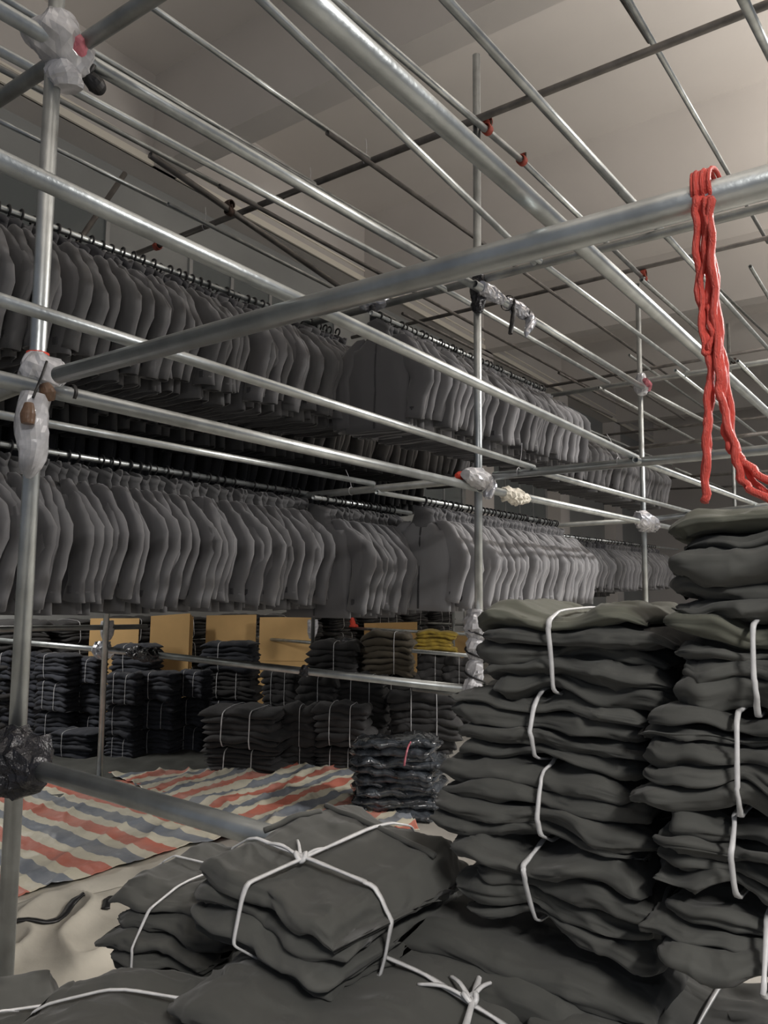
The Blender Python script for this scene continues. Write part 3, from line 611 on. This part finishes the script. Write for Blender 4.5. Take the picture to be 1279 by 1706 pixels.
# ------------------------------------------------------------------ bundles
def sc_(c, p): return math.copysign(abs(c) ** p, c)
def layer_vf(L, D, T, sd, nx, na, xo, yo, pw=1.0, xs=()):
    rnd = random.Random(sd); rings = []
    ph = rnd.uniform(0, 6.28); cw = rnd.uniform(-.35, .35); ex0, ex1 = rnd.uniform(.6, 1), rnd.uniform(.6, 1)
    K = 400; tb_ = [2 * math.pi * k / K for k in range(K + 1)]; pp = [(D / 2 * sc_(math.cos(a), .42), T / 2 * sc_(math.sin(a), .92)) for a in tb_]
    acc = [0.0]; per = sum(math.dist(pp[k], pp[k + 1]) for k in range(K))
    for k in range(K): acc.append(acc[-1] + .62 * math.dist(pp[k], pp[k + 1]) / per + .38 / K)
    angs = []; k = 0
    for j in range(na):
        while acc[k + 1] < j / na: k += 1
        angs.append(tb_[k] + (tb_[k + 1] - tb_[k]) * (j / na - acc[k]) / (acc[k + 1] - acc[k]))
    for i in range(nx + 1):
        s = -1 + 2 * i / nx; s2 = math.sin(s * math.pi / 2) * .45 + s * .55
        e = max(0, 1 - abs(s2) ** 7) ** .5
        tk = T / 2 * (.10 + .90 * e) * (ex0 if s < -.7 else ex1 if s > .7 else 1) ** .3 * (1 + .25 * noise.noise(V((s * 2.1, sd * 2.1, 5))))
        dp = D / 2 * (1 - .16 * abs(s2) ** 8)
        x = s2 * L / 2
        dx = min([abs(x + xo - q) for q in xs], default=.15)
        yw = .02 * D * math.sin(s * 2.2 + ph) + yo + .05 * D * noise.noise(V((s * 2.2, sd * 1.7, 3)))
        zw = T * .30 * noise.noise(V((s * 2.3, sd * 3.3, 0)))
        rg = []
        for a in angs:
            c, sn = math.cos(a), math.sin(a)
            y = dp * sc_(c, .42); z = tk * sc_(sn, .92)
            p = V((x + xo, y, z)); q = p * 1.0
            wa = a + .5 * noise.noise(V((x * 5, sd * .9, a)))
            g1 = 1 - 2.1 * abs(noise.noise(V((dx * 5 + sd * 3, math.cos(wa) * 2.2, math.sin(wa) * 2.2 + sd))))
            g2 = 1 - 2.3 * abs(noise.noise(V((x * 7 + sd, p.y * 14 + x * 5, p.z * 22 - sd))))
            n1 = noise.noise(V((p.x * 6 + sd, p.y * 7, p.z * 10 + sd * 2.3)))
            n2 = noise.noise(V((p.x * 12 - sd, p.y * 20, p.z * 40 + sd)))
            k = pw * (.008 * n1 + .003 * n2 - .0035 * max(g1, 0) ** 4 + .0035 * max(g2, 0) ** 3)
            if xs:
                rad = math.sin(a * 5 + sd * 2 + 2.5 * noise.noise(V((a * 1.5, sd, 1)))) * math.exp(-(dx / .075) ** 2) * .0035 * min(1, dx / .012)
                k += rad
            if nx > 40:
                g3 = 1 - 2.4 * abs(noise.noise(V((x * 13 + y * 6 + sd, y * 24 - x * 7, z * 36 + sd * 1.1)))); k += pw * (.0034 * max(g3, 0) ** 2 - .001)
            nr = V((0, c * .8, sn)); nr.normalize()
            q += nr * k; q.y += yw; q.z += zw
            q.x += .022 * pw * noise.noise(V((q.y * 9, q.z * 30, sd * .7))) * (abs(s2) ** 4)
            rg.append(q)
        rings.append(rg)
    return loft(rings, True, True)
def hull(pts):
    pts = sorted(set((round(a, 5), round(b, 5)) for a, b in pts))
    def half(ps):
        h = []
        for p in ps:
            while len(h) > 1 and (h[-1][0] - h[-2][0]) * (p[1] - h[-2][1]) - (h[-1][1] - h[-2][1]) * (p[0] - h[-2][0]) <= 0: h.pop()
            h.append(p)
        return h
    a, b = half(pts), half(pts[::-1]); return a[:-1] + b[:-1]
def strap_vf(allv, axis, pos, wd, skew=0.0, off=.0035):
    o = 1 - axis; pts = [(v[o], v[2]) for v in allv if abs(v[axis] - pos - skew * v[o]) < .014 + wd]
    if len(pts) < 8: return None
    h = hull(pts)
    for _ in range(2): h = [q for i in range(len(h)) for q in ((h[i][0] * .86 + h[(i + 1) % len(h)][0] * .14, h[i][1] * .86 + h[(i + 1) % len(h)][1] * .14), (h[i][0] * .14 + h[(i + 1) % len(h)][0] * .86, h[i][1] * .14 + h[(i + 1) % len(h)][1] * .86))]
    m = len(h); per = []
    for i in range(m):
        a, b = h[i], h[(i + 1) % m]; l = math.hypot(b[0] - a[0], b[1] - a[1]); k = max(1, int(l / .018))
        for j in range(k): per.append((a[0] + (b[0] - a[0]) * j / k, a[1] + (b[1] - a[1]) * j / k))
    cx = sum(p[0] for p in per) / len(per); cz = sum(p[1] for p in per) / len(per)
    P, Nn = [], []
    for i, p in enumerate(per):
        a, b = per[i - 1], per[(i + 1) % len(per)]; n = (b[1] - a[1], -(b[0] - a[0])); l = math.hypot(*n) or 1; n = (n[0] / l, n[1] / l)
        if n[0] * (p[0] - cx) + n[1] * (p[1] - cz) < 0: n = (-n[0], -n[1])
        q = (p[0] + n[0] * off, p[1] + n[1] * off); w_ = pos + skew * q[0] + .001 * math.sin(i * .3)
        P.append(V((w_, q[0], q[1])) if axis == 0 else V((q[0], w_, q[1])))
        Nn.append(V((0, n[0], n[1])) if axis == 0 else V((n[0], 0, n[1])))
    return ribbon(P, Nn, wd, .0012, True)
def bundle(label, loc, rot, dims, nl, seed, straps, m='garment', hi=True, wd=.009, top_m=None, group=None, pinch=.2, knot=None, name='tied_bundle', cat='bundle', jit=.02, pw=1.0, seams=()):
    L, D, H = dims; wd = wd * .8; rnd = random.Random(seed); root = tag(empty(name, loc, rot), label, cat, group)
    nx, na = (80, 76) if hi else (22, 20)
    th = [rnd.uniform(.8, 1.25) for _ in range(nl)]; tot = sum(th); z = 0; allv = []; lay = []
    xs = [s[1] for s in straps if s[0] == 0]; ys = [s[1] for s in straps if s[0] == 1]
    for k in range(nl):
        T = th[k] / tot * H
        vs, fs = layer_vf(L * rnd.uniform(.93, 1.03), D * rnd.uniform(.94, 1.03), T * (1.45 if hi else 1.38), seed * 13 + k, nx, na, rnd.uniform(-jit, jit), rnd.uniform(-jit, jit) * .6, pw, xs)
        out = []
        for v in vs:
            q = V((v.x, v.y, v.z + z + T / 2)); u = q.z - H / 2
            for x0 in xs:
                p = math.exp(-((q.x - x0) / (.16 * L)) ** 2); q.z = H / 2 + (q.z - H / 2) * (1 - pinch * p); q.y *= 1 - .55 * pinch * p
            for y0 in ys:
                p = math.exp(-((q.y - y0) / (.16 * D)) ** 2); q.z = H / 2 + (q.z - H / 2) * (1 - pinch * .6 * p); q.x *= 1 - .3 * pinch * p
            q.z -= .10 * H * (abs(q.x) / (L / 2)) ** 3 * (.4 + .6 * k / nl)
            out.append(q)
        z += T; allv += out
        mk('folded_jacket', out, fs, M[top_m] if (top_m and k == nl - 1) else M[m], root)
    for s in straps:
        r = strap_vf(allv, s[0], s[1], wd, s[2] if len(s) > 2 else 0)
        if r: mk('strap', r[0], r[1], M['strap'], root)
    for sm in seams:
        P = []
        for (x, y) in [(q.x, q.y) for q in smooth_path([V((a, b, 0)) for a, b in sm], 8)]:
            zc = max((v.z for v in allv if abs(v.x - x) < .012 and abs(v.y - y) < .012), default=H); P.append(V((x, y, zc + .001)))
        P = [P[0]] + [(P[i - 1] + P[i] * 2 + P[i + 1]) / 4 for i in range(1, len(P) - 1)] + [P[-1]]
        vv, ff = tube_path(P, .0045, 6); mk('seam_ridge', vv, ff, M[m], root)
    if knot:
        kx, ky = knot; kz = max((v.z for v in allv if abs(v.x - kx) < .03 and abs(v.y - ky) < .03), default=H) + .004
        c = V((kx, ky, kz))
        vv, ff = tube_path(smooth_path([c + V((.008 * math.cos(a), .006 * math.sin(a), .003 + .004 * math.sin(2 * a))) for a in [i * .9 for i in range(9)]], 3), .0035, 6); mk('knot', vv, ff, M['strap'], root)
        for dx, dy, l in ((-.8, .6, .05), (.2, .95, .045), (-.95, -.1, .07)):
            P = [c, c + V((dx, dy, .25)) * l * .5, c + V((dx, dy, .05)) * l]; P = smooth_path(P, 4)
            vv, ff = ribbon(P, [V((0, 0, 1))] * len(P), wd * .8); mk('twine_tail', vv, ff, M['strap'], root)
    return root
def seat(x, y, z, dz=0): return V((x, y, CAMZ + z + dz))
# foreground column one (left), laid along world x, front face near y=.9
def fcol(label, xl, xr, ytop, ybot, strap_x, Yf, D, seed, nl=5, top_m=None, rz=0, straps_extra=(), pinch=.26, ext=0.):
    ym = (ytop + ybot) / 2
    a, b = at(xl, ym, Y=Yf), at(xr, ym, Y=Yf); L = b.x - a.x + ext; xm = (a.x + b.x + ext) / 2
    top = at((xl + xr) / 2, ytop, Y=Yf + .03).z; bot = at((xl + xr) / 2, ybot, Y=Yf).z
    sx = at(strap_x, ym, Y=Yf).x - xm if strap_x else None
    st = ([(0, sx, 0.0)] if sx is not None else []) + list(straps_extra)
    return bundle(label, V((xm, Yf + D / 2, bot)), (0, 0, rz), (L, D, top - bot), nl, seed, st, top_m=top_m, pinch=pinch, pw=1.3)
fcol('olive bundle on top of the left front column, top layer painted paler as lit', 796, 1112, 1010, 1172, 915, .90, .26, 11, 5, 'garment_lit_top', pinch=.26)
fcol('second olive bundle from the top of the left front column', 742, 1092, 1158, 1288, 880, .895, .26, 12, 4)
fcol('third olive bundle from the top of the left front column', 712, 1078, 1276, 1418, 892, .885, .27, 13, 4)
fcol('bottom olive bundle of the left front column, sagging below its strap', 745, 1088, 1408, 1580, 872, .885, .26, 14, 4, pinch=.3)
fcol('topmost bundle at the right edge under the red rope', 1112, 1330, 850, 1030, None, .87, .27, 21, 5, 'garment_lit_top', ext=.06)
fcol('second bundle down the right edge column', 1096, 1380, 1022, 1190, 1256, .86, .27, 22, 4, 'garment_lit_top')
fcol('third bundle down the right edge column', 1064, 1370, 1182, 1364, 1226, .85, .28, 23, 5)
fcol('fourth bundle down the right edge column', 1068, 1380, 1356, 1520, 1218, .85, .28, 24, 4)
fcol('fifth bundle down the right edge column, strap cut by the frame', 1072, 1390, 1512, 1640, 1274, .85, .28, 25, 3)
# loose heap in front
bundle('large olive bundle tied crosswise lying in the front centre', seat(-.71, .88, -.475), (math.radians(5), math.radians(4), math.radians(-6)), (.29, .31, .105), 4, 31, [(0, .01, .12), (1, -.055, .1)], top_m=None, knot=(.0, -.055), wd=.0105, pinch=.16, jit=.012, pw=1.2, seams=[[(-.11, .10), (-.02, .085), (.13, .075)], [(-.09, .07), (-.10, .03), (-.12, -.02)]])
bundle('dark bundle with a red bead left of the large front bundle', seat(-1.0, .925, -.605), (math.radians(2), 0, math.radians(12)), (.235, .27, .125), 5, 32, [(0, .01, .3), (1, .02, 0)], knot=(.05, .02), wd=.006, pw=1.1)
bundle('olive bundle at the bottom left corner with crossed twine', seat(-1.02, .56, -.70), (math.radians(-4), 0, math.radians(-14)), (.34, .27, .13), 4, 33, [(0, -.02, .25), (1, -.01, 0)], knot=(-.02, -.01), wd=.006, pw=1.1)
bundle('wide olive bundle at the bottom centre with looped twine', seat(-.585, .83, -.605), (math.radians(3), 0, math.radians(4)), (.44, .38, .12), 4, 34, [(0, .13, -.25), (1, .02, -.12)], knot=(.125, .005), wd=.0105, pw=1.2)
bundle('rumpled olive bundle between the two bottom left bundles', seat(-.86, .64, -.655), (0, 0, math.radians(30)), (.26, .22, .12), 4, 35, [(1, .02)], wd=.008, pw=1.3)
bundle('bundle at the bottom right under the front columns', seat(-.20, .98, -.612), (0, 0, 0), (.44, .30, .125), 4, 36, [(0, -.03)], wd=.008)
bundle('bundle at the bottom right edge under the end column', seat(.24, 1.0, -.612), (0, 0, 0), (.40, .28, .125), 4, 37, [(0, .02)], wd=.008)
bundle('shadowed bundle under the low tube, right of the large bundle', seat(-.47, .99, -.605), (0, 0, 0), (.46, .22, .15), 4, 38, [], wd=.007)
v, f = loft([ring(V((0, 0, z)), BX, AX, r, 8) for z, r in ((-.004, .002), (-.002, .0045), (.002, .0045), (.004, .002))], True, True)
bd = mk('red_bead', v, f, M['redband']); bd.location = V(at(379, 1470, Z=CAMZ - .474)); tag(bd, 'tiny red bead on the dark front bundle', 'bead')
# buried supports
proto = bundle('bundle buried under the front heap', V((-.62, .80, 0)), (0, 0, 0), (.44, .52, .19), 5, 41, [(0, -.08), (0, .1)], hi=False, group='bundles buried under the front heap')
for ix, (x, y, n, sx) in enumerate([(-.62, .80, 5, 1), (-1.06, .76, 5, .9), (-.17, .98, 5, 1), (.28, 1.0, 5, .95)]):
    for k in range(n):
        if ix == 0 and k == 0: continue
        c = copy_tree(proto); c.location = (x, y, k * .19); c.scale = (sx, .62 if ix > 1 else 1.0, (1.065, .99, 1.07, 1.07)[ix])
proto.scale = (1, 1, 1.065)

# ------------------------------------------------------------------ stock piled behind
STK = []
def stockproto(m, seed, nl=7, straps=((0, -.12), (0, .12))):
    return bundle('stack', V((0, 0, -60)), (0, 0, 0), (.66, .46, .30), nl, seed, list(straps), m=m, hi=False, wd=.014, pinch=.12, jit=.03, pw=1.5)
SP = {('b', 0): stockproto('blackcloth', 51, 6), ('b', 1): stockproto('blackcloth', 52, 5, ((0, .02),)), ('n', 0): stockproto('navy', 53, 6), ('n', 1): stockproto('navy', 54, 6, ((0, -.1),)), ('w', 0): stockproto('brown', 55, 7, ((0, .1),))}
sused = set()
def stock(label, kind, var, x0, x1, yt, yb, z=None, floor=False, rz=0, depth=None):
    """a bundle seen in the box x0..x1, yt..yb; depth = distance along the view axis, or from the floor at yb"""
    key = (kind, var); o = SP[key] if key not in sused else copy_tree(SP[key]); sused.add(key)
    xm = (x0 + x1) / 2
    if floor: p = at(xm, yb, Z=0.0); p = p + fh * .2; depth = (p - EYE).dot(fw)
    d = ray(xm, yb); t = depth / d.dot(fw); p = EYE + d * t
    if floor: p.z = 0
    t2 = depth / ray(xm, yt).dot(fw); h = (EYE + ray(xm, yt) * t2).z - p.z
    wdt = (x1 - x0) / F * depth
    o.location = p; o.rotation_euler = (0, 0, rz if rz else math.radians(random.uniform(14, 40)))
    o.scale = (wdt / .70, wdt / .66, h / .31)
    tag(o, label, 'bundle', 'stock piled behind the front rail'); return depth
R = math.radians
d1 = stock('bottom black bundle of the stack at the striped sheet corner', 'b', 0, 343, 478, 1238, 1296, floor=True, rz=R(25))
stock('upper black bundle with two straps, stack at the sheet corner', 'b', 0, 340, 480, 1174, 1242, depth=d1, rz=R(22))
d2 = stock('low dark bundle between the two front black stacks', 'b', 1, 462, 535, 1238, 1292, floor=True, rz=R(35))
stock('upper dark bundle between the two front black stacks', 'b', 1, 465, 535, 1172, 1240, depth=d2, rz=R(30))
d3 = stock('bottom bundle of the stack left of the shiny bags', 'b', 0, 524, 612, 1240, 1294, floor=True, rz=R(30))
stock('upper two-strap bundle left of the shiny bags', 'b', 0, 522, 622, 1168, 1242, depth=d3, rz=R(26))
stock('bundle with a slanted strap on the rear black pile', 'b', 1, 494, 566, 1122, 1190, depth=d3 + .45, rz=R(30))
stock('small ragged bundle left on the rear black pile', 'b', 0, 436, 505, 1112, 1178, depth=d3 + .75, rz=R(20))
stock('long bundle with two straps just under the low tube', 'b', 0, 560, 650, 1120, 1184, depth=d3 + .6, rz=R(25))
stock('bundle under the long one in the rear black pile', 'b', 1, 560, 650, 1180, 1245, depth=d3 + .6, rz=R(25))
stock('rear base bundle behind the front black stacks', 'b', 1, 600, 700, 1225, 1290, depth=d3 + .5, rz=R(25))
stock('tilted black bundle above the shiny bags', 'b', 0, 644, 765, 1148, 1228, depth=d3 + .2, rz=R(34))
stock('black bundle hidden behind the shiny bags', 'b', 1, 650, 760, 1224, 1292, depth=d3 + .2, rz=R(34))
# dark navy stacks on the left
dl = stock('navy bundle lying alone on the dark sheet by the short post', 'n', 1, 88, 172, 1213, 1268, floor=True, rz=R(20))
for i, (x0, x1, ys, tops) in enumerate([
    (176, 236, [1270, 1224, 1172, 1118], 'navy stack right of the short post'), (232, 300, [1264, 1212, 1164, 1116], 'second navy stack right of the short post'), (296, 352, [1258, 1206, 1160, 1114], 'third navy stack right of the short post'),
    (62, 132, [1240, 1182, 1130, 1086], 'navy stack left of the short post'), (118, 176, [1236, 1186, 1136, 1092], 'dim stack just left of the short post'), (20, 70, [1226, 1176, 1128, 1084], 'dim stack beside the near left post'), (-30, 24, [1232, 1180, 1130, 1082], 'dim stack cut by the left picture edge')]):
    dd = None
    for k in range(len(ys) - 1):
        lab = ('bottom', 'middle', 'top')[k] + ' bundle of the ' + tops
        if k == 0: dd = stock(lab, 'n', i % 2, x0, x1, ys[1], ys[0], floor=True)
        else: stock(lab, 'n', (i + k) % 2, x0, x1, ys[k + 1], ys[k], depth=dd)
dt = None
for k, (yt, yb) in enumerate([(1204, 1258), (1160, 1208), (1112, 1164), (1066, 1116)]):
    lab = ('lowest', 'second', 'third', 'topmost') [k] + ' bundle of the tall dark pile before the cardboard'
    dt = stock(lab, 'n' if k % 2 else 'b', k % 2, 338, 432, yt, yb, depth=8.2, rz=R(30))
stock('dark sack of clothes left of the narrow cardboard', 'n', 1, 190, 268, 1070, 1122, depth=8.0, rz=R(20))
for (x0, x1, yt, yb, kd, lab) in [(512, 604, 1066, 1122, 'b', 'dark flat stack under the far low tube'), (600, 692, 1050, 1124, 'w', 'brown clothes heap before the far cardboard'), (735, 792, 1092, 1150, 'b', 'dark stack behind the spiral-wrapped post'), (512, 604, 1118, 1172, 'b', 'lower dark stack behind the low tube'), (604, 700, 1120, 1180, 'b', 'stack below the brown clothes heap'), (700, 790, 1146, 1200, 'b', 'stack below the mustard clothes')]:
    stock(lab, kd, 0 if kd == 'w' else 1, x0, x1, yt, yb, depth=8.6, rz=R(28))
yp = bundle('mustard yellow folded clothes pile in the far corner', V((0, 0, -60)), (0, 0, 0), (.66, .46, .30), 6, 58, [], m='yellow', hi=False, pw=1.8, jit=.05)
p = at(724, 1088, Y=9.0); yp.location = p; yp.scale = (.85, .9, 1.0); yp.rotation_euler = (0, 0, R(25))
bs = stock('crate of dark cloth below the mustard clothes', 'b', 1, 694, 756, 1086, 1150, depth=(p - EYE).dot(fw), rz=R(25))
fill = 0
for o in [q for q in COL.objects if q.get('group') == 'stock piled behind the front rail' and q.location.z > .12]:
    under = [q for q in COL.objects if q.get('group') in ('stock piled behind the front rail', 'rear pile filling') and q is not o and (q.location.xy - o.location.xy).length < .35 and q.location.z < o.location.z - .05]
    if under: continue
    n = max(1, round(o.location.z / .3)); h = o.location.z / n
    for k in range(n):
        c = copy_tree(SP[('b', 1)]); c.location = (o.location.x, o.location.y, k * h); c.rotation_euler = (0, 0, o.rotation_euler.z + random.uniform(-.1, .1)); c.scale = (.9, .9, h / .31)
        tag(c, 'dark bundle buried in the rear pile', 'bundle', 'rear pile filling')
for i in range(-6, 9):
    for k in range(4):
        c = copy_tree(SP[('b', i % 2)]); c.location = (-8.0 + .12 * (i % 3) if i >= 0 else -8.33, 6.9 + i * .74, k * .31); c.rotation_euler = (0, 0, math.pi / 2 + random.uniform(-.12, .12)); c.scale = (1, 1, 1)
        tag(c, 'dark bundle buried in the rear pile', 'bundle', 'rear pile filling')
# shiny bagged garments
def bag_vf(L, D, T, sd):
    vs, fs = layer_vf(L, D, T, sd, 26, 18, 0, 0, 1.6)
    out = []
    for q in vs:
        out.append(q + V((0, 0, .02 * noise.noise(V((q.x * 9, q.y * 9, sd * 3))) + .012 * noise.noise(V((q.x * 25, q.y * 25, sd))))))
    return out, fs
pc = at(668, 1372, Z=0) + fh * .28; dp = (pc - EYE).dot(fw)
zt = 0; rnd = random.Random(9); BV = [bag_vf(.62, .46, .075, 200 + i) for i in range(4)]
bagm = []
NB = 11; Hh = (EYE + ray(668, 1232) * (dp / ray(668, 1232).dot(fw))).z
for i in range(NB):
    vs, fs = BV[i % 4]
    if i < 4: o = mk('bagged_garment', vs, fs, M['foil'], None, True); bagm.append(o)
    else: o = bagm[i % 4].copy(); COL.objects.link(o)
    o.location = pc + V((rnd.uniform(-.05, .05), rnd.uniform(-.04, .04), (i + .5) * Hh / NB)); o.rotation_euler = (rnd.uniform(-.07, .07), rnd.uniform(-.07, .07), R(30) + rnd.uniform(-.25, .25))
    tag(o, 'dark garment in clear shiny bag, %s from the bottom of its stack' % ordn(i + 1), 'bag', 'garments in shiny bags')
rs = smooth_path([at(684, 1236, Z=Hh + .01) , at(679, 1246, X=at(679, 1246, Z=Hh).x + .1), at(675, 1262, X=at(679, 1246, Z=Hh).x + .12), at(673, 1276, X=at(679, 1246, Z=Hh).x + .12)], 5)
vv, ff = tube_path(rs, .007, 6); o = mk('red_string', vv, ff, M['wrap_pink']); tag(o, 'short red string hanging over the shiny bag stack', 'string')

# ------------------------------------------------------------------ cardboard
def sheet(label, xs, ytop, ybot, depth, n=1, lean=.06, th=.012, rz=0):
    x0, x1 = xs; a = EYE + ray(x0, ybot) * (depth / ray(x0, ybot).dot(fw)); b = EYE + ray(x1, ybot) * (depth / ray(x1, ybot).dot(fw))
    top = (EYE + ray((x0 + x1) / 2, ytop) * (depth / ray((x0 + x1) / 2, ytop).dot(fw))).z
    c = (a + b) / 2; c.z = 0; wdt = (b - a).length
    t = tag(empty('cardboard_sheet', c, (-lean * .6, 0, YAW + rz)), label, 'cardboard')
    rnd = random.Random(int(x0))
    for k in range(n):
        h = top - .02 * k; dx = .015 * k
        vs, fs = box_vf(-wdt / 2 + dx, wdt / 2 + dx, k * .02, k * .02 + th, 0, h); vs = [V(q) for q in vs]
        vs[4].z -= rnd.uniform(.0, .04); vs[7].z = vs[4].z
        mk('board', vs, fs, M['card'], t, False)
    vs, fs = box_vf(-wdt / 2, wdt / 2, -.003, 0, top * .55, top * .553); mk('crease', vs, fs, M['cardedge'], t, False)
sheet('narrow upright cardboard boards left of the thin post', (246, 312), 1022, 1120, 9.4, 3)
sheet('wide cardboard sheet behind the dark pile, slanting top edge', (340, 424), 1024, 1110, 9.8)
sheet('bent cardboard sheet right of the wide one', (428, 516), 1028, 1165, 9.6, 1, .1)
sheet('low cardboard piece behind the milky film sleeve', (146, 228), 1030, 1080, 8.8)
sheet('far cardboard box side behind the red cone', (606, 695), 1036, 1080, 12.5)
sheet('far cardboard strip left of the milky spiral wrap', (735, 792), 1052, 1090, 12.0)

# ------------------------------------------------------------------ sheets on the floor
def cloth(name, label, cat, corners, m, nx, ny, z0, amp, seed, uvscale=True, edge=.0, freq=2.5, thick=.003, ragged=.03, fine=.35):
    """corners: four floor points in order"""
    a, b, c, d = corners; VV, FF, UV = [], [], []
    u_ax = (b - a); 
    for j in range(ny + 1):
        for i in range(nx + 1):
            s, t = i / nx, j / ny
            p = (a * (1 - s) + b * s) * (1 - t) + (d * (1 - s) + c * s) * t
            rg = ragged * noise.noise(V((p.x * 3, p.y * 3, seed)))
            q = p + V((rg, rg, 0))
            n = noise.noise(V((q.x * freq + seed, q.y * freq, seed)))
            n2 = 1 - abs(noise.noise(V((q.x * freq * 1.7 + q.y * 1.2, q.y * freq * 1.1 - q.x, seed + 4)))) * 2.2
            n3 = 1 - abs(noise.noise(V((q.x * freq * 3.7 + seed, q.y * freq * 3.9, seed + 8)))) * 2.5
            q.z = z0 + amp * (.5 + .5 * n) + amp * .9 * max(n2, 0) ** 3 + amp * fine * max(n3, 0) ** 3
            VV.append(q); UV.append((p.x + .02 * n, p.y + .02 * n))
    for j in range(ny):
        for i in range(nx):
            k = j * (nx + 1) + i; FF.append((k, k + 1, k + nx + 2, k + nx + 1))
    o = mk(name, VV, FF, M[m]); tag(o, label, cat)
    uv = o.data.uv_layers.new(name='UVMap')
    for l in o.data.loops: uv.data[l.index].uv = UV[l.vertex_index]
    sm = o.modifiers.new('thickness', 'SOLIDIFY'); sm.thickness = thick; sm.offset = 1
    return o
def G(x, y): return at(x, y, Z=0)
cloth('groundsheet', 'dark olive groundsheet under the rear bundle stacks', 'sheet', [G(-60, 1340), G(640, 1330), G(560, 1225), G(60, 1228)], 'groundsheet', 60, 40, .003, .025, 5)
cloth('striped_tarp', 'striped red, cream and grey plastic sheet, nearer one', 'tarp', [G(-40, 1528), G(430, 1388), G(215, 1308), G(-120, 1322)], 'tarp_x', 120, 90, .03, .022, 2, freq=2.0)
cloth('striped_tarp', 'rumpled striped plastic sheet before the black stacks', 'tarp', [G(410, 1400), G(700, 1400), G(620, 1272), G(182, 1300)], 'tarp_y', 110, 90, .03, .035, 9, freq=2.2)
cv = cloth('canvas_sheet', 'crumpled cream canvas with black edging in the left foreground', 'cloth', [G(-60, 1720), G(330, 1640), G(230, 1490), G(-60, 1545)], 'canvas', 60, 60, .01, .07, 12, freq=1.3, fine=.05)
cloth('canvas_sheet', 'flat beige canvas strip along the edge of the striped sheet', 'cloth', [G(-60, 1560), G(330, 1490), G(330, 1400), G(-60, 1500)], 'canvas', 50, 30, .006, .02, 14, freq=2)
def edging(pts, parent, label=None):
    P = smooth_path([at(x, y, Z=.085) for x, y in pts], 5); cvv = [q.co for q in parent.data.vertices]
    for q in P: q.z = max(c.z for c in sorted(cvv, key=lambda c: (c.xy - q.xy).length)[:4]) + .008
    vv, ff = ribbon(P, [V((0, 0, 1))] * len(P), .05, .004); return mk('black_edging', vv, ff, M['black'], parent)
edging([(-10, 1545), (60, 1533), (100, 1520), (120, 1500), (140, 1494)], cv); edging([(176, 1508), (180, 1496), (188, 1490)], cv)

# ------------------------------------------------------------------ red rope
t0 = at(1171, 318, Y=Y1); t = tag(empty('red_rope', t0), 'red plastic rope looped over the foreground tube', 'rope')
def strand(px, r, dy=0, nm='strand'):
    P = smooth_path([at(x, y, Y=Y1 - .02 + dy + k) - t0 for x, y, k in px], 6)
    P = [p + V((.002 * math.sin(i * 1.3), .002 * math.cos(i * 1.7), 0)) for i, p in enumerate(P)]
    vv, ff = tube_path(P, r, 7, rads=[r * (1 + .22 * noise.noise(V((i * .5, r * 900, 0)))) for i in range(len(P))]); mk(nm, vv, ff, M['red'], t)
for k in range(6):
    xo = (k - 2.5) * .0062 + .002; rr = .0265 + .002 * (k % 2)
    P = [V((xo * (1 + .25 * math.cos(a)), rr * math.cos(a), rr * math.sin(a))) for a in [i * 2 * math.pi / 18 for i in range(19)]]
    vv, ff = tube_path(P, .0034, 6); mk('loop', vv, ff, M['red'], t)
strand([(1158, 330, -.012), (1160, 375, -.01), (1163, 470, 0), (1172, 545, 0), (1182, 600, 0), (1178, 700, 0), (1176, 780, .0), (1174, 836, .0)], .0058)
strand([(1166, 330, -.012), (1172, 380, -.01), (1180, 480, 0), (1186, 580, 0), (1184, 640, 0), (1177, 740, 0), (1173, 838, .005)], .0055, .004)
strand([(1178, 330, -.012), (1181, 380, -.01), (1192, 480, 0), (1200, 590, 0), (1206, 680, 0), (1212, 735, 0), (1232, 762, 0), (1262, 790, 0), (1300, 815, 0)], .0058)
strand([(1183, 330, -.012), (1184, 390, -.01), (1190, 500, .0), (1196, 600, 0), (1200, 660, 0), (1222, 740, 0), (1232, 790, 0), (1250, 815, 0), (1300, 842, 0)], .0056, -.006)
strand([(1172, 330, -.012), (1177, 375, -.012), (1170, 450, .0), (1168, 540, 0), (1176, 590, .0), (1186, 560, 0), (1178, 510, 0)], .004, -.004)
strand([(1180, 340, -.012), (1186, 440, 0), (1194, 540, 0), (1212, 640, 0), (1222, 730, 0), (1240, 780, 0), (1279, 826, 0), (1300, 850, 0)], .0046, .008)
